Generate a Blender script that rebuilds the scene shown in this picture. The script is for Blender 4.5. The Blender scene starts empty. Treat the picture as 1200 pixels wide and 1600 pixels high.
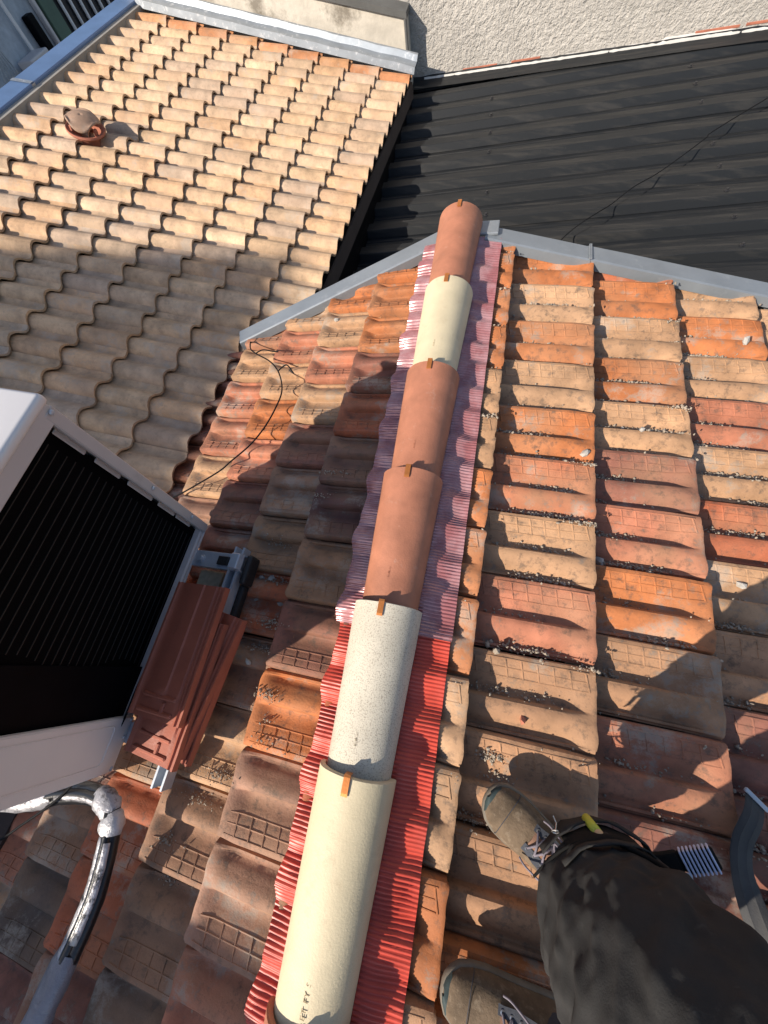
import bpy, bmesh, math, random
from mathutils import Vector, Matrix, Quaternion, noise
R_ = math.radians
random.seed(7)
sc = bpy.context.scene
col = sc.collection

# ------------------------------------------------------------------ camera
cd = bpy.data.cameras.new('camera'); cam = bpy.data.objects.new('camera', cd); col.objects.link(cam)
right = Vector((.96600313, .19338484, -.17158163)); down = Vector((.11130555, -.91011808, -.39911923)); fwd = Vector((-.23334315, .36645243, -.90070172))
M3 = Matrix((right, -down, -fwd)).transposed()
cam.matrix_world = Matrix.Translation((.16891765, 0, 1.09559594)) @ M3.to_4x4()
cd.sensor_fit = 'HORIZONTAL'; cd.sensor_width = 36; cd.lens = 36 * 601 / 1200
cd.clip_start = .02; cd.clip_end = 500
sc.camera = cam

# ------------------------------------------------------------------ light
SUN = Vector((-.96, -1.10, 1.03)).normalized()
w = bpy.data.worlds.new('World'); sc.world = w; w.use_nodes = True
nt = w.node_tree; bg = nt.nodes['Background']
sky = nt.nodes.new('ShaderNodeTexSky'); sky.sky_type = 'NISHITA'; sky.sun_disc = False
sky.sun_elevation = math.asin(SUN.z); sky.sun_rotation = math.atan2(SUN.x, SUN.y)
nt.links.new(sky.outputs[0], bg.inputs[0]); bg.inputs[1].default_value = .12
ld = bpy.data.lights.new('sun', 'SUN'); ld.energy = 5.0; ld.angle = R_(.5); ld.color = (1, .90, .77)
lo = bpy.data.objects.new('sun', ld); col.objects.link(lo)
lo.rotation_euler = SUN.to_track_quat('Z', 'Y').to_euler()
sc.view_settings.view_transform = 'Standard'; sc.view_settings.look = 'None'
sc.view_settings.exposure = .50; sc.view_settings.gamma = 1

# ------------------------------------------------------------------ helpers
def lerp(a, b, t): return a + (b - a) * t
def sstep(a, b, x):
    t = min(1, max(0, (x - a) / (b - a))); return t * t * (3 - 2 * t)
def pw(pts, x):
    if x <= pts[0][0]: return pts[0][1]
    for (a, b), (c, d) in zip(pts, pts[1:]):
        if x <= c:
            t = (x - a) / (c - a); t = t * t * (3 - 2 * t) * .5 + t * .5
            return b + (d - b) * t
    return pts[-1][1]

class MB:
    def __init__(s): s.v = []; s.f = []
    def add(s, vs, fs):
        o = len(s.v); s.v += [tuple(q) for q in vs]; s.f += [tuple(i + o for i in f) for f in fs]
    def box(s, c, d, m=None):
        x, y, z = d[0] / 2, d[1] / 2, d[2] / 2
        vs = [Vector((c[0] + i * x, c[1] + j * y, c[2] + k * z)) for i in (-1, 1) for j in (-1, 1) for k in (-1, 1)]
        if m: vs = [m @ q for q in vs]
        s.add(vs, [(0, 1, 3, 2), (4, 6, 7, 5), (0, 4, 5, 1), (2, 3, 7, 6), (0, 2, 6, 4), (1, 5, 7, 3)])
    def bbox(s, c, d, b=.004, m=None, seg=2):
        bm = bmesh.new(); bmesh.ops.create_cube(bm, size=1)
        for q in bm.verts: q.co = Vector((q.co.x * d[0], q.co.y * d[1], q.co.z * d[2]))
        bmesh.ops.bevel(bm, geom=bm.edges[:], offset=b, segments=seg, affect='EDGES', profile=.5)
        vs = [Vector(c) + q.co for q in bm.verts]
        if m: vs = [m @ q for q in vs]
        bm.verts.index_update()
        s.add(vs, [[q.index for q in f.verts] for f in bm.faces]); bm.free()
    def grid(s, rows, close=False, flip=False):
        n = len(rows[0]); vs = [p for r in rows for p in r]; fs = []
        for i in range(len(rows) - 1):
            for j in range(n if close else n - 1):
                a = i * n + j; b = i * n + (j + 1) % n
                q = (a, b, b + n, a + n); fs.append(q[::-1] if flip else q)
        s.add(vs, fs)
    def tube(s, path, r, n=8, caps=True):
        path = [Vector(p) for p in path]; rows = []; up = None
        for i, p in enumerate(path):
            t = (path[min(i + 1, len(path) - 1)] - path[max(i - 1, 0)]).normalized()
            if up is None:
                up = t.orthogonal().normalized()
            up = (up - t * up.dot(t)).normalized(); sd = t.cross(up)
            rr = r[i] if isinstance(r, (list, tuple)) else r
            rows.append([p + (up * math.cos(a) + sd * math.sin(a)) * rr for a in [2 * math.pi * k / n for k in range(n)]])
        s.grid(rows, True)
        if caps:
            o = len(s.v) - n * len(rows)
            s.f.append(tuple(range(o, o + n))[::-1]); s.f.append(tuple(range(len(s.v) - n, len(s.v))))
    def loft(s, rings, caps=True):
        s.grid(rings, True); n = len(rings[0])
        if caps:
            o = len(s.v) - n * len(rings)
            s.f.append(tuple(range(o, o + n))[::-1]); s.f.append(tuple(range(len(s.v) - n, len(s.v))))
    def lathe(s, c, prof, n=20, ax=None):
        rows = []
        for r, z in prof:
            rows.append([Vector(c) + Vector((r * math.cos(2 * math.pi * k / n), r * math.sin(2 * math.pi * k / n), z)) for k in range(n)])
        s.grid(rows, True)
    def mesh(s, name, m, smooth=False, angle=None):
        me = bpy.data.meshes.new(name); me.from_pydata(s.v, [], s.f)
        bm = bmesh.new(); bm.from_mesh(me); bmesh.ops.recalc_face_normals(bm, faces=bm.faces[:]); bm.to_mesh(me); bm.free()
        me.materials.append(m)
        if smooth:
            for p in me.polygons: p.use_smooth = True
            if angle: me.set_sharp_from_angle(angle=R_(angle))
        return me
    def build(s, name, m, parent=None, smooth=False, angle=None, mw=None):
        return link(name, s.mesh(name, m, smooth, angle), parent, mw)

def link(name, me, parent=None, mw=None):
    o = bpy.data.objects.new(name, me); col.objects.link(o)
    if parent: o.parent = parent
    if mw is not None: o.matrix_local = mw
    return o
def tag(o, label, cat, group=None):
    o['label'] = label; o['category'] = cat
    if group: o['group'] = group
    return o
def empty(name, loc=(0, 0, 0)):
    o = bpy.data.objects.new(name, None); col.objects.link(o); o.location = loc; o.empty_display_size = .05; return o
def thing(name, label, cat, group=None, loc=(0, 0, 0)): return tag(empty(name, loc), label, cat, group)
def smooth_path(pts, n=6):
    pts = [Vector(p) for p in pts]; out = []
    for i in range(len(pts) - 1):
        p0 = pts[max(i - 1, 0)]; p1 = pts[i]; p2 = pts[i + 1]; p3 = pts[min(i + 2, len(pts) - 1)]
        for k in range(n):
            t = k / n
            out.append(.5 * ((2 * p1) + (p2 - p0) * t + (2 * p0 - 5 * p1 + 4 * p2 - p3) * t * t + (3 * p1 - p0 - 3 * p2 + p3) * t ** 3))
    out.append(pts[-1]); return out

# ------------------------------------------------------------------ materials
def nodes(name):
    m = bpy.data.materials.new(name); m.use_nodes = True; t = m.node_tree
    return m, t, t.nodes['Principled BSDF']
def N(t, ty, **k):
    n = t.nodes.new(ty)
    for a, b in k.items(): setattr(n, a, b)
    return n
def noise_n(t, vec, scale, detail=5, rough=.6):
    n = N(t, 'ShaderNodeTexNoise'); n.inputs['Scale'].default_value = scale; n.inputs['Detail'].default_value = detail; n.inputs['Roughness'].default_value = rough
    t.links.new(vec, n.inputs['Vector']); return n
def ramp(t, fac, stops):
    r = N(t, 'ShaderNodeValToRGB'); e = r.color_ramp.elements
    e[0].position, e[0].color = stops[0][0], (*([stops[0][1]] * 3 if not isinstance(stops[0][1], tuple) else stops[0][1]), 1)
    e[1].position, e[1].color = stops[1][0], (*([stops[1][1]] * 3 if not isinstance(stops[1][1], tuple) else stops[1][1]), 1)
    for p, c in stops[2:]:
        q = e.new(p); q.color = (*([c] * 3 if not isinstance(c, tuple) else c), 1)
    t.links.new(fac, r.inputs[0]); return r
def mixc(t, mode, fac, a, b):
    m = N(t, 'ShaderNodeMix'); m.data_type = 'RGBA'; m.blend_type = mode
    for s_, v in ((0, fac), (6, a), (7, b)):
        if hasattr(v, 'default_value') or hasattr(v, 'is_linked'): t.links.new(v, m.inputs[s_])
        elif s_ == 0: m.inputs[0].default_value = v
        else: m.inputs[s_].default_value = (*v, 1)
    return m.outputs[2]
def vec_obj(t, rand=True):
    tc = N(t, 'ShaderNodeTexCoord')
    if not rand: return tc.outputs['Object']
    oi = N(t, 'ShaderNodeObjectInfo'); mul = N(t, 'ShaderNodeMath', operation='MULTIPLY'); mul.inputs[1].default_value = 37.
    t.links.new(oi.outputs['Random'], mul.inputs[0])
    ad = N(t, 'ShaderNodeVectorMath', operation='ADD'); t.links.new(tc.outputs['Object'], ad.inputs[0]); t.links.new(mul.outputs[0], ad.inputs[1])
    return ad.outputs[0]
def bump(t, p, h, strength, dist=.01):
    b = N(t, 'ShaderNodeBump'); b.inputs['Strength'].default_value = strength; b.inputs['Distance'].default_value = dist
    t.links.new(h, b.inputs['Height']); t.links.new(b.outputs[0], p.inputs['Normal'])

def mk(name, c, rough=.6, var=.25, scale=6, bs=.25, bscale=60, metal=0, rand=True, spec=.5, dirt=None, bdist=.004):
    m, t, p = nodes(name); v = vec_obj(t, rand)
    n = noise_n(t, v, scale); r = ramp(t, n.outputs[0], [(.25, 1 - var), (.75, 1 + var * .6)])
    cc = mixc(t, 'MULTIPLY', 1., c, r.outputs[0])
    if dirt:
        n2 = noise_n(t, v, scale * 2.3, 8, .7); r2 = ramp(t, n2.outputs[0], [(dirt[1], 0.), (dirt[1] + .12, 1.)])
        f = N(t, 'ShaderNodeMath', operation='MULTIPLY'); f.inputs[1].default_value = dirt[2]; t.links.new(r2.outputs[0], f.inputs[0])
        cc = mixc(t, 'MIX', f.outputs[0], cc, dirt[0])
    t.links.new(cc, p.inputs['Base Color']); p.inputs['Roughness'].default_value = rough; p.inputs['Metallic'].default_value = metal
    p.inputs['Specular IOR Level'].default_value = spec
    if bs:
        nb = noise_n(t, v, bscale, 6, .65); bump(t, p, nb.outputs[0], bs, bdist)
    return m

def tile_mat(name, lichen=.5, crust=.35, buff=(.36, .21, .12)):
    m, t, p = nodes(name); v = vec_obj(t); oi = N(t, 'ShaderNodeObjectInfo')
    n1 = noise_n(t, v, 9, 6, .65); r1 = ramp(t, n1.outputs[0], [(.25, .52), (.75, 1.28)])
    cc = mixc(t, 'MULTIPLY', 1., oi.outputs['Color'], r1.outputs[0])
    # large soft change towards buff
    n0 = noise_n(t, v, 4, 3, .5); r0 = ramp(t, n0.outputs[0], [(.45, 0.), (.72, .6)])
    cc = mixc(t, 'MIX', r0.outputs[0], cc, buff)
    # dark lichen specks and stains
    n2 = noise_n(t, v, 34, 8, .75); r2 = ramp(t, n2.outputs[0], [(.51, 0.), (.66, lichen)])
    cc = mixc(t, 'MIX', r2.outputs[0], cc, (.085, .065, .05))
    # pale mortar dust
    n3 = noise_n(t, v, 17, 8, .8); n4 = noise_n(t, v, 5, 2, .5)
    ml = N(t, 'ShaderNodeMath', operation='MULTIPLY'); t.links.new(n3.outputs[0], ml.inputs[0]); t.links.new(n4.outputs[0], ml.inputs[1])
    r3 = ramp(t, ml.outputs[0], [(.285, 0.), (.37, crust)])
    cc = mixc(t, 'MIX', r3.outputs[0], cc, (.46, .40, .33))
    t.links.new(cc, p.inputs['Base Color']); p.inputs['Roughness'].default_value = .72; p.inputs['Specular IOR Level'].default_value = .35
    nb = noise_n(t, v, 160, 7, .7); bump(t, p, nb.outputs[0], .45, .003)
    return m

M = {}
M['tile'] = tile_mat('clay_tile', .72, .42)
M['tan'] = tile_mat('tan_tile', .30, .4, (.46, .31, .21))
M['deck'] = mk('roof_deck', (.05, .035, .03), .9)
M['spare'] = mk('new_clay', (.34, .100, .060), .5, .22, 7, .2, 120)
M['terra'] = mk('ridge_terracotta', (.40, .160, .092), .6, .34, 10, .35, 200, dirt=((.46, .30, .23), .60, .45), bdist=.003)
M['cream'] = mk('ridge_cream', (.60, .51, .34), .65, .14, 11, .25, 190, dirt=((.46, .36, .23), .57, .4), bdist=.004)
def speckle():
    m, t, p = nodes('ridge_speckled'); v = vec_obj(t)
    vo = N(t, 'ShaderNodeTexVoronoi'); vo.inputs['Scale'].default_value = 170; t.links.new(v, vo.inputs['Vector'])
    n = noise_n(t, v, 300, 4, .65); r = ramp(t, n.outputs[0], [(.52, 0.), (.64, .75)])
    cc = mixc(t, 'MIX', r.outputs[0], (.58, .53, .43), (.26, .21, .16))
    n2 = noise_n(t, v, 8); r2 = ramp(t, n2.outputs[0], [(.3, .85), (.7, 1.1)]); cc = mixc(t, 'MULTIPLY', 1., cc, r2.outputs[0])
    t.links.new(cc, p.inputs['Base Color']); p.inputs['Roughness'].default_value = .7
    bump(t, p, n.outputs[0], .35, .003); return m
M['speckle'] = speckle()
M['copper'] = mk('copper_clip', (.62, .22, .06), .35, .2, 40, .1, 200, .6)
M['zinc'] = mk('zinc', (.25, .275, .30), .45, .18, 5, .12, 30, .35, dirt=((.36, .38, .40), .58, .5))
M['zinc_bright'] = mk('zinc_new', (.36, .39, .42), .40, .2, 9, .15, 40, .5, dirt=((.8, .8, .8), .55, .6))
M['blue'] = mk('blue_painted_metal', (.12, .20, .36), .45, .2, 4, .08, 40, .1, dirt=((.45, .52, .62), .68, .6))
M['grey_mortar'] = mk('grey_mortar', (.33, .31, .28), .9, .25, 6, .4, 60)
M['black'] = mk('black_sheet', (.022, .024, .026), .48, .35, 5, .12, 35, .1, dirt=((.10, .095, .085), .60, .55))
def blackmat():
    m, t, p = nodes('black_sheet'); v = vec_obj(t, False)
    mp = N(t, 'ShaderNodeMapping'); mp.inputs['Scale'].default_value = (.6, 11, 1); mp.inputs['Rotation'].default_value = (0, 0, -R_(3.6)); t.links.new(v, mp.inputs['Vector'])
    n = noise_n(t, mp.outputs[0], 3, 8, .7); r = ramp(t, n.outputs[0], [(.50, 0.), (.62, .5), (.80, .9)])
    cc = mixc(t, 'MIX', r.outputs[0], (.013, .0145, .0165), (.046, .043, .039))
    n2 = noise_n(t, v, 22, 8, .8); r2 = ramp(t, n2.outputs[0], [(.66, 0.), (.72, .8)]); cc = mixc(t, 'MIX', r2.outputs[0], cc, (.16, .15, .135))
    t.links.new(cc, p.inputs['Base Color']); p.inputs['Roughness'].default_value = .5; p.inputs['Specular IOR Level'].default_value = .3
    n3 = noise_n(t, v, 40, 4, .6); bump(t, p, n3.outputs[0], .15, .004); return m
M['black'] = blackmat()
M['bolt'] = mk('bolt_head', (.06, .06, .065), .4, .3, 50, 0, 1, .7)
M['pvc_white'] = mk('white_enamel', (.66, .63, .62), .38, .06, 3, .04, 60, 0, dirt=((.48, .43, .40), .66, .4))
M['grey_enamel'] = mk('grey_enamel', (.50, .46, .45), .42, .10, 4, .05, 60, 0, dirt=((.34, .30, .27), .6, .4))
M['coil'] = mk('coil_fins', (.001, .0012, .002), .7, .4, 6, .1, 30, 0, True, .06)
M['coil_line'] = mk('coil_tube', (.017, .0165, .016), .5, .4, 30, 0, 1, .3)
M['dark_panel'] = mk('dark_panel', (.0012, .0016, .003), .6, .4, 12, .05, 20, 0, True, .08)
M['alu'] = mk('galvanised', (.46, .50, .55), .38, .15, 20, .1, 60, .25)
M['rubber'] = mk('black_rubber', (.015, .015, .016), .55, .3, 20, .15, 80)
M['cable'] = mk('cable_sheath', (.008, .008, .009), .8, .2, 20, 0, 1, 0, True, .15)
M['foam'] = mk('pipe_foam', (.010, .010, .012), .30, .4, 18, .3, 60)
M['tape_grey'] = mk('grey_film', (.20, .20, .23), .38, .3, 10, .6, 30, .2, dirt=((.05, .05, .06), .58, .8), bdist=.01)
M['tape'] = mk('silver_tape', (.42, .41, .43), .36, .3, 14, .5, 45, .35, dirt=((.02, .02, .025), .50, .95), bdist=.01)
M['tape_clean'] = mk('silver_tape_clean', (.50, .49, .50), .36, .3, 14, .6, 40, .35, dirt=((.16, .16, .17), .58, .7), bdist=.01)
M['stone'] = mk('stone', (.42, .39, .35), .9, .35, 30, .5, 120)
M['crumb'] = mk('mortar_crumb', (.36, .30, .235), .95, .4, 60, .5, 200)
M['brick_red'] = mk('brick_red', (.40, .14, .085), .85, .3, 12, .3, 80)
M['plaster'] = mk('white_filler', (.50, .485, .46), .85, .15, 9, .35, 50)
def wallmat(name, c, bs, sc_, stain, bd=.02):
    m, t, p = nodes(name); v = vec_obj(t, False)
    n = noise_n(t, v, 1.3, 6, .6); r = ramp(t, n.outputs[0], [(.3, .8), (.7, 1.12)])
    n2 = noise_n(t, v, sc_ * .6, 5, .65); r2 = ramp(t, n2.outputs[0], [(.3, .86), (.7, 1.1)])
    cc = mixc(t, 'MULTIPLY', 1., c, r.outputs[0]); cc = mixc(t, 'MULTIPLY', 1., cc, r2.outputs[0])
    if stain:
        n3 = noise_n(t, v, 2.6, 8, .7); r3 = ramp(t, n3.outputs[0], [(.54, 0.), (.66, stain)])
        cc = mixc(t, 'MIX', r3.outputs[0], cc, (.12, .10, .075))
    t.links.new(cc, p.inputs['Base Color']); p.inputs['Roughness'].default_value = .92; p.inputs['Specular IOR Level'].default_value = .2
    nb = noise_n(t, v, sc_, 4, .6); bump(t, p, nb.outputs[0], bs, bd); return m
M['rough'] = wallmat('roughcast', (.47, .44, .40), .9, 42, 0, .03)
M['parapet'] = wallmat('parapet_render', (.58, .53, .45), .35, 20, .75, .01)
M['facade'] = wallmat('facade_render', (.40, .43, .47), .3, 30, 0, .01)
M['slate'] = mk('slate_cap', (.11, .11, .105), .8, .3, 6, .4, 40)
M['green'] = mk('green_shutter', (.07, .12, .085), .6, .15, 5, .05, 40)
M['dark'] = mk('dark_interior', (.012, .012, .014), .6, .2, 5, 0)
M['glass'] = mk('window_glass', (.02, .022, .025), .08, .1, 5, 0)
M['ground'] = mk('street', (.07, .07, .072), .95, .3, 1, .2, 20)
def flashmat(name, a, rough, film, spec):
    m, t, p = nodes(name); v = vec_obj(t, False)
    n = noise_n(t, v, 14, 5, .6); r = ramp(t, n.outputs[0], [(.3, .8), (.7, 1.15)])
    cc = mixc(t, 'MULTIPLY', 1., a, r.outputs[0])
    if film:
        n2 = noise_n(t, v, 9, 6, .7); r2 = ramp(t, n2.outputs[0], [(.42, .15), (.62, .7)]); cc = mixc(t, 'MIX', r2.outputs[0], cc, film)
    t.links.new(cc, p.inputs['Base Color']); p.inputs['Roughness'].default_value = rough; p.inputs['Specular IOR Level'].default_value = spec; p.inputs['Metallic'].default_value = .25 if film else 0
    nb = noise_n(t, v, 60, 4, .6); bump(t, p, nb.outputs[0], .12, .003); return m
M['flash_red'] = flashmat('red_flashing', (.50, .060, .036), .42, None, .5)
M['flash_film'] = flashmat('filmed_flashing', (.33, .095, .095), .24, (.50, .31, .32), 1.)
M['cloth'] = mk('work_trousers', (.034, .033, .0325), .9, .22, 16, .35, 420, 0, False, .15, dirt=((.10, .096, .09), .60, .35), bdist=.002)
M['cloth_dark'] = mk('black_cloth', (.012, .012, .012), .92, .3, 9, .3, 300, 0, False, .12)
M['jacket'] = mk('dark_jacket', (.03, .032, .04), .9, .3, 7, .3, 200, 0, False, .15)
M['suede'] = mk('boot_suede', (.15, .108, .072), .88, .45, 22, .5, 140, 0, False, .2, dirt=((.27, .21, .15), .54, .55))
M['boot_blue'] = mk('boot_panel', (.055, .06, .075), .75, .3, 20, .3, 200, 0, False, .3)
M['bumper'] = mk('toe_rubber', (.04, .06, .06), .7, .3, 20, .3, 90, 0, False, .3)
M['boot_sole'] = mk('boot_sole', (.17, .145, .115), .7, .3, 20, .3, 90, 0, False, .3)
M['lace'] = mk('boot_lace', (.17, .15, .18), .8, .4, 60, .2, 300, 0, False)
M['eyelet'] = mk('eyelet', (.55, .55, .55), .3, .1, 20, 0, 1, .9)
M['tongue'] = mk('boot_tongue', (.24, .13, .085), .85, .3, 20, .3, 160, 0, False)
M['skin'] = mk('skin', (.50, .29, .21), .55, .1, 8, .1, 120)
M['hair'] = mk('hair', (.03, .02, .015), .7, .3, 30, .5, 120)
M['yellow'] = mk('pencil_yellow', (.48, .50, .05), .45, .1, 30, 0)
M['wood'] = mk('pencil_wood', (.50, .42, .28), .7, .3, 60, .2, 90)
M['blue_cloth'] = mk('blue_lining', (.01, .07, .28), .7, .2, 20, .1, 120)
M['stripe'] = mk('striped_white', (.50, .53, .70), .5, .1, 20, 0)
M['webbing'] = mk('webbing', (.045, .045, .047), .7, .35, 14, .3, 260, 0, False, .35)

# ------------------------------------------------------------------ ground and hidden bodies
g = MB(); g.box((0, 0, -6.55), (400, 400, .1)); go = g.build('ground', M['ground']); go['kind'] = 'structure'

# ================================================================== MAIN TILED ROOF
TH = R_(12.24); TT = math.tan(TH)
W = .21
PROF = [(0, .006), (.012, .030), (.030, .0365), (.075, .0385), (.12, .0370), (.22, .0280), (.33, .0170), (.43, .0060), (.52, .0040), (.538, .0060), (.562, .0290), (.590, .0355), (.64, .0370), (.70, .0345), (.81, .0210), (.89, .0045), (.925, .0030), (.938, .0105), (.968, .0105), (.980, .003), (1.0, .003)]
def prof(u, t=0):
    z = pw(PROF, u)
    k = sstep(.78, .985, t)
    if k > 0:
        z2 = pw([(0, .012), (.030, .031), (.075, .0345), (.12, .0345), (.22, .0325), (.34, .0305), (.46, .0285), (.56, .0275), (.62, .0285), (.68, .0315), (.76, .0320), (.84, .0300), (.93, .0265), (.965, .024), (1, .012)], u)
        z = lerp(z, z2, k)
    return z
def make_tile(L, seed, hatch0):
    rnd = random.Random(seed); b = MB(); nu, nx = 34, 13
    us = sorted({round(a, 4) for a, _ in PROF} | {round((a + c) / 2, 4) for (a, _), (c, _) in zip(PROF, PROF[1:])} | {.26, .30, .475, .78, .85}); nu = len(us) - 1
    ts = [0, .12, .25, .4, .55, .68, .76, .81, .85, .89, .92, .95, .975, .99, 1.0]
    rows = []
    for t in ts:
        row = []
        for u in us:
            x = t * L; y = (.5 - u) * (W - .002)
            z = prof(u, t) + .0016 * noise.noise(Vector((x * 14 + seed * 9, y * 14, seed))) 
            if t == 1.0:
                x += .004 * noise.noise(Vector((seed * 3.1, u * 6, 0))); z -= .0015
                if u < .05 or u > .95: x -= .005
                cu = (seed * .37) % 1; ch = max(0, 1 - abs(u - cu) / .05); x -= .010 * ch * (seed % 2)
            row.append(Vector((x, y, z)))
        rows.append(row)
    b.grid(rows)
    e = rows[-1]; b.grid([e, [p + Vector((-.0015, 0, -.016)) for p in e]])          # lower end face
    b.grid([[p + Vector((-.0015, 0, -.016)) for p in e], [p + Vector((-.03, 0, -.016)) for p in e]])
    b.grid([[r[0] for r in rows], [r[0] + Vector((0, 0, -.016)) for r in rows]])
    b.grid([[r[-1] for r in rows], [r[-1] + Vector((0, 0, -.010)) for r in rows]])
    # raised lattice on the first flute
    def P(x, u, dz): return Vector((x, (.5 - u) * (W - .002), prof(u, x / L) + dz))
    def rib(p0, p1, wv, h, n):
        top = []
        for k in range(n + 1):
            x = lerp(p0[0], p1[0], k / n); u = lerp(p0[1], p1[1], k / n); c = P(x, u, 0)
            wx, wy = wv
            top.append([c + Vector((-wx, wy, -.0005)), c + Vector((-wx * .55, wy * .55, h)), c + Vector((wx * .55, -wy * .55, h)), c + Vector((wx, -wy, -.0005))])
        b.grid(top)
    x1 = L - .022; x = hatch0; kx = 0
    while x < x1:
        rib((x - .006, .085), (x + .006, .305), (.0026, 0), .0020, 4); x += .0415; kx += 1
    for u in (.085, .195, .305): rib((hatch0 - .012, u), (x1, u), (0, .0022), .0017, 6)
    return b
def tile_meshes(tagname, L, hatch0, n):
    return [make_tile(L, s + 1, hatch0).mesh(tagname, M['tile'], True, 38) for s in range(n)]
LR, LL = .388, .285
TR = tile_meshes('roof_tile', LR, .074, 4); TL = tile_meshes('roof_tile', LL, .070, 4)

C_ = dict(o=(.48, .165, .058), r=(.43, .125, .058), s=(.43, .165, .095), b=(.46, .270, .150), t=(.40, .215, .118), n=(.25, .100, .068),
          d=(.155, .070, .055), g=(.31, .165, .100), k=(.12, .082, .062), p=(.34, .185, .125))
roof = thing('tiled_roof', 'weathered orange and buff clay tile roof with a capped ridge down the middle', 'roof')
dk = MB()
for sg in (1, -1):
    x1 = 3.1 if sg > 0 else -1.55
    A = [Vector((0, -2.6, -.110)), Vector((x1, -2.6, -.110 - abs(x1) * TT)), Vector((x1, 1.80, -.110 - abs(x1) * TT)), Vector((0, 1.80, -.110))]
    if sg < 0: A = [Vector((0, -2.6, -.110)), Vector((x1, -2.6, -.110 - abs(x1) * TT)), Vector((x1, 1.28, -.110 - abs(x1) * TT)), Vector((0, 1.80, -.110))]
    dk.add(A + [p + Vector((0, 0, -.12)) for p in A], [(0, 1, 2, 3), (4, 7, 6, 5), (0, 4, 5, 1), (1, 5, 6, 2), (2, 6, 7, 3), (3, 7, 4, 0)])
dk.build('roof_deck', M['deck'], roof)
hw = MB(); hw.box((.9, -.6, -3.7), (3.9, 3.9, 5.6)); hw.build('house_wall', M['parapet'], roof)

def gable_y(x): return 1.772 - .062 * x if x > 0 else 1.790 + .367 * (x + .06) if x < -.06 else 1.785
def put_tile(side, s_low, ymid, c, d, L, meshes, rnd):
    step = .053 if side > 0 else .034
    ang = math.atan(step / d)
    # local frame: x downslope, y across, z up
    yaw = rnd.uniform(-.010, .010); roll = rnd.uniform(-.006, .006)
    base = Matrix.Translation((0, ymid + rnd.uniform(-.0025, .0025), 0))
    slope = Matrix.Rotation(TH, 4, 'Y')
    m = slope @ Matrix.Translation((s_low, 0, -.012 + LOWER + rnd.uniform(-.002, .002))) @ Matrix.Rotation(-ang + rnd.uniform(-.005, .005), 4, 'Y') @ Matrix.Rotation(yaw, 4, 'Z') @ Matrix.Rotation(roll, 4, 'X') @ Matrix.Translation((-L, 0, 0))
    if side < 0: m = Matrix.Rotation(math.pi, 4, 'Z') @ m
    m = base @ m
    me = rnd.choice(meshes)
    # cut at the verge
    ys = [(m @ Vector((xx, yy, 0))) for xx in (0, L) for yy in (-W / 2, W / 2)]
    over = [q.y - gable_y(q.x) for q in ys]
    if min(over) > 0: return
    if max(over) > 0 or s_low < .3:
        bm = bmesh.new(); bm.from_mesh(me)
        cx = sum(q.x for q in ys) / 4
        p0 = Vector((cx, gable_y(cx), 0)); tdir = Vector((.1, gable_y(cx + .05) - gable_y(cx - .05), 0)); nn = Vector((-tdir.y, tdir.x, 0))
        mi = m.inverted(); pl = mi @ p0; nl = (mi.to_3x3() @ nn).normalized()
        if max(over) > 0: bmesh.ops.bisect_plane(bm, geom=bm.verts[:] + bm.edges[:] + bm.faces[:], plane_co=pl, plane_no=nl, clear_outer=True)
        if s_low < .3: bmesh.ops.bisect_plane(bm, geom=bm.verts[:] + bm.edges[:] + bm.faces[:], plane_co=mi @ Vector((.02 * side, 0, 0)), plane_no=(mi.to_3x3() @ Vector((-side, 0, 0))).normalized(), clear_outer=True)
        if not bm.faces: bm.free(); return
        me = bpy.data.meshes.new('roof_tile'); bm.to_mesh(me); bm.free(); me.materials.append(M['tile'])
    o = link('roof_tile', me, roof, m)
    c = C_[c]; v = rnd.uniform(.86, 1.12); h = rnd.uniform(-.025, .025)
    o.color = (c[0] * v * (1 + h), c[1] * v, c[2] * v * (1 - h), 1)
rr = random.Random(11); LOWER = 0
def course(side, s_low, y0, cols, j0, lo, hi, d, L, meshes):
    """tiles whose lower seam j lies at y0 - W*j ; cols maps j -> colour letter"""
    for j in range(-6, 20):
        ylow = y0 - W * j
        if ylow > 2.0 or ylow < -2.35: continue
        k = j - j0
        c = cols[k] if 0 <= k < len(cols) else rr.choice('obtrsnbt')
        put_tile(side, s_low, ylow + W / 2, c, d, L, meshes, rr)
dR = .332; dL = .230
course(1, .207, .2285 + .21 * 4, 'oooobbooobbo', -3, 0, 0, dR, LR, TR)
course(1, .539, 1.158, 'oboborbsttton'.replace('ttton', 'tttot'), -2, 0, 0, dR, LR, TR)
course(1, .871, .626, 'orobobnsotsns', -6, 0, 0, dR, LR, TR)
course(1, 1.203, .713, 'bobsbrbtnnsn', -4, 0, 0, dR, LR, TR)
for k in range(4, 9): course(1, .207 + dR * k, rr.uniform(0, W), '', 0, 0, 0, dR, LR, TR)
course(-1, .175, 1.05, '', 0, 0, 0, dL, LL, TL)
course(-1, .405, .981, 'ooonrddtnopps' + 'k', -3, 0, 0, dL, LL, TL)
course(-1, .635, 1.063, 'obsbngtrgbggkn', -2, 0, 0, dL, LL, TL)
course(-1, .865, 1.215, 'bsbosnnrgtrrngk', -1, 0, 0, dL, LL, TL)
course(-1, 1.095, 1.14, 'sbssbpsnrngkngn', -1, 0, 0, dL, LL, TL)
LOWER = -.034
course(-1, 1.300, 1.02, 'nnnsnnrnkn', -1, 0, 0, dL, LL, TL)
LOWER = 0

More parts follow.
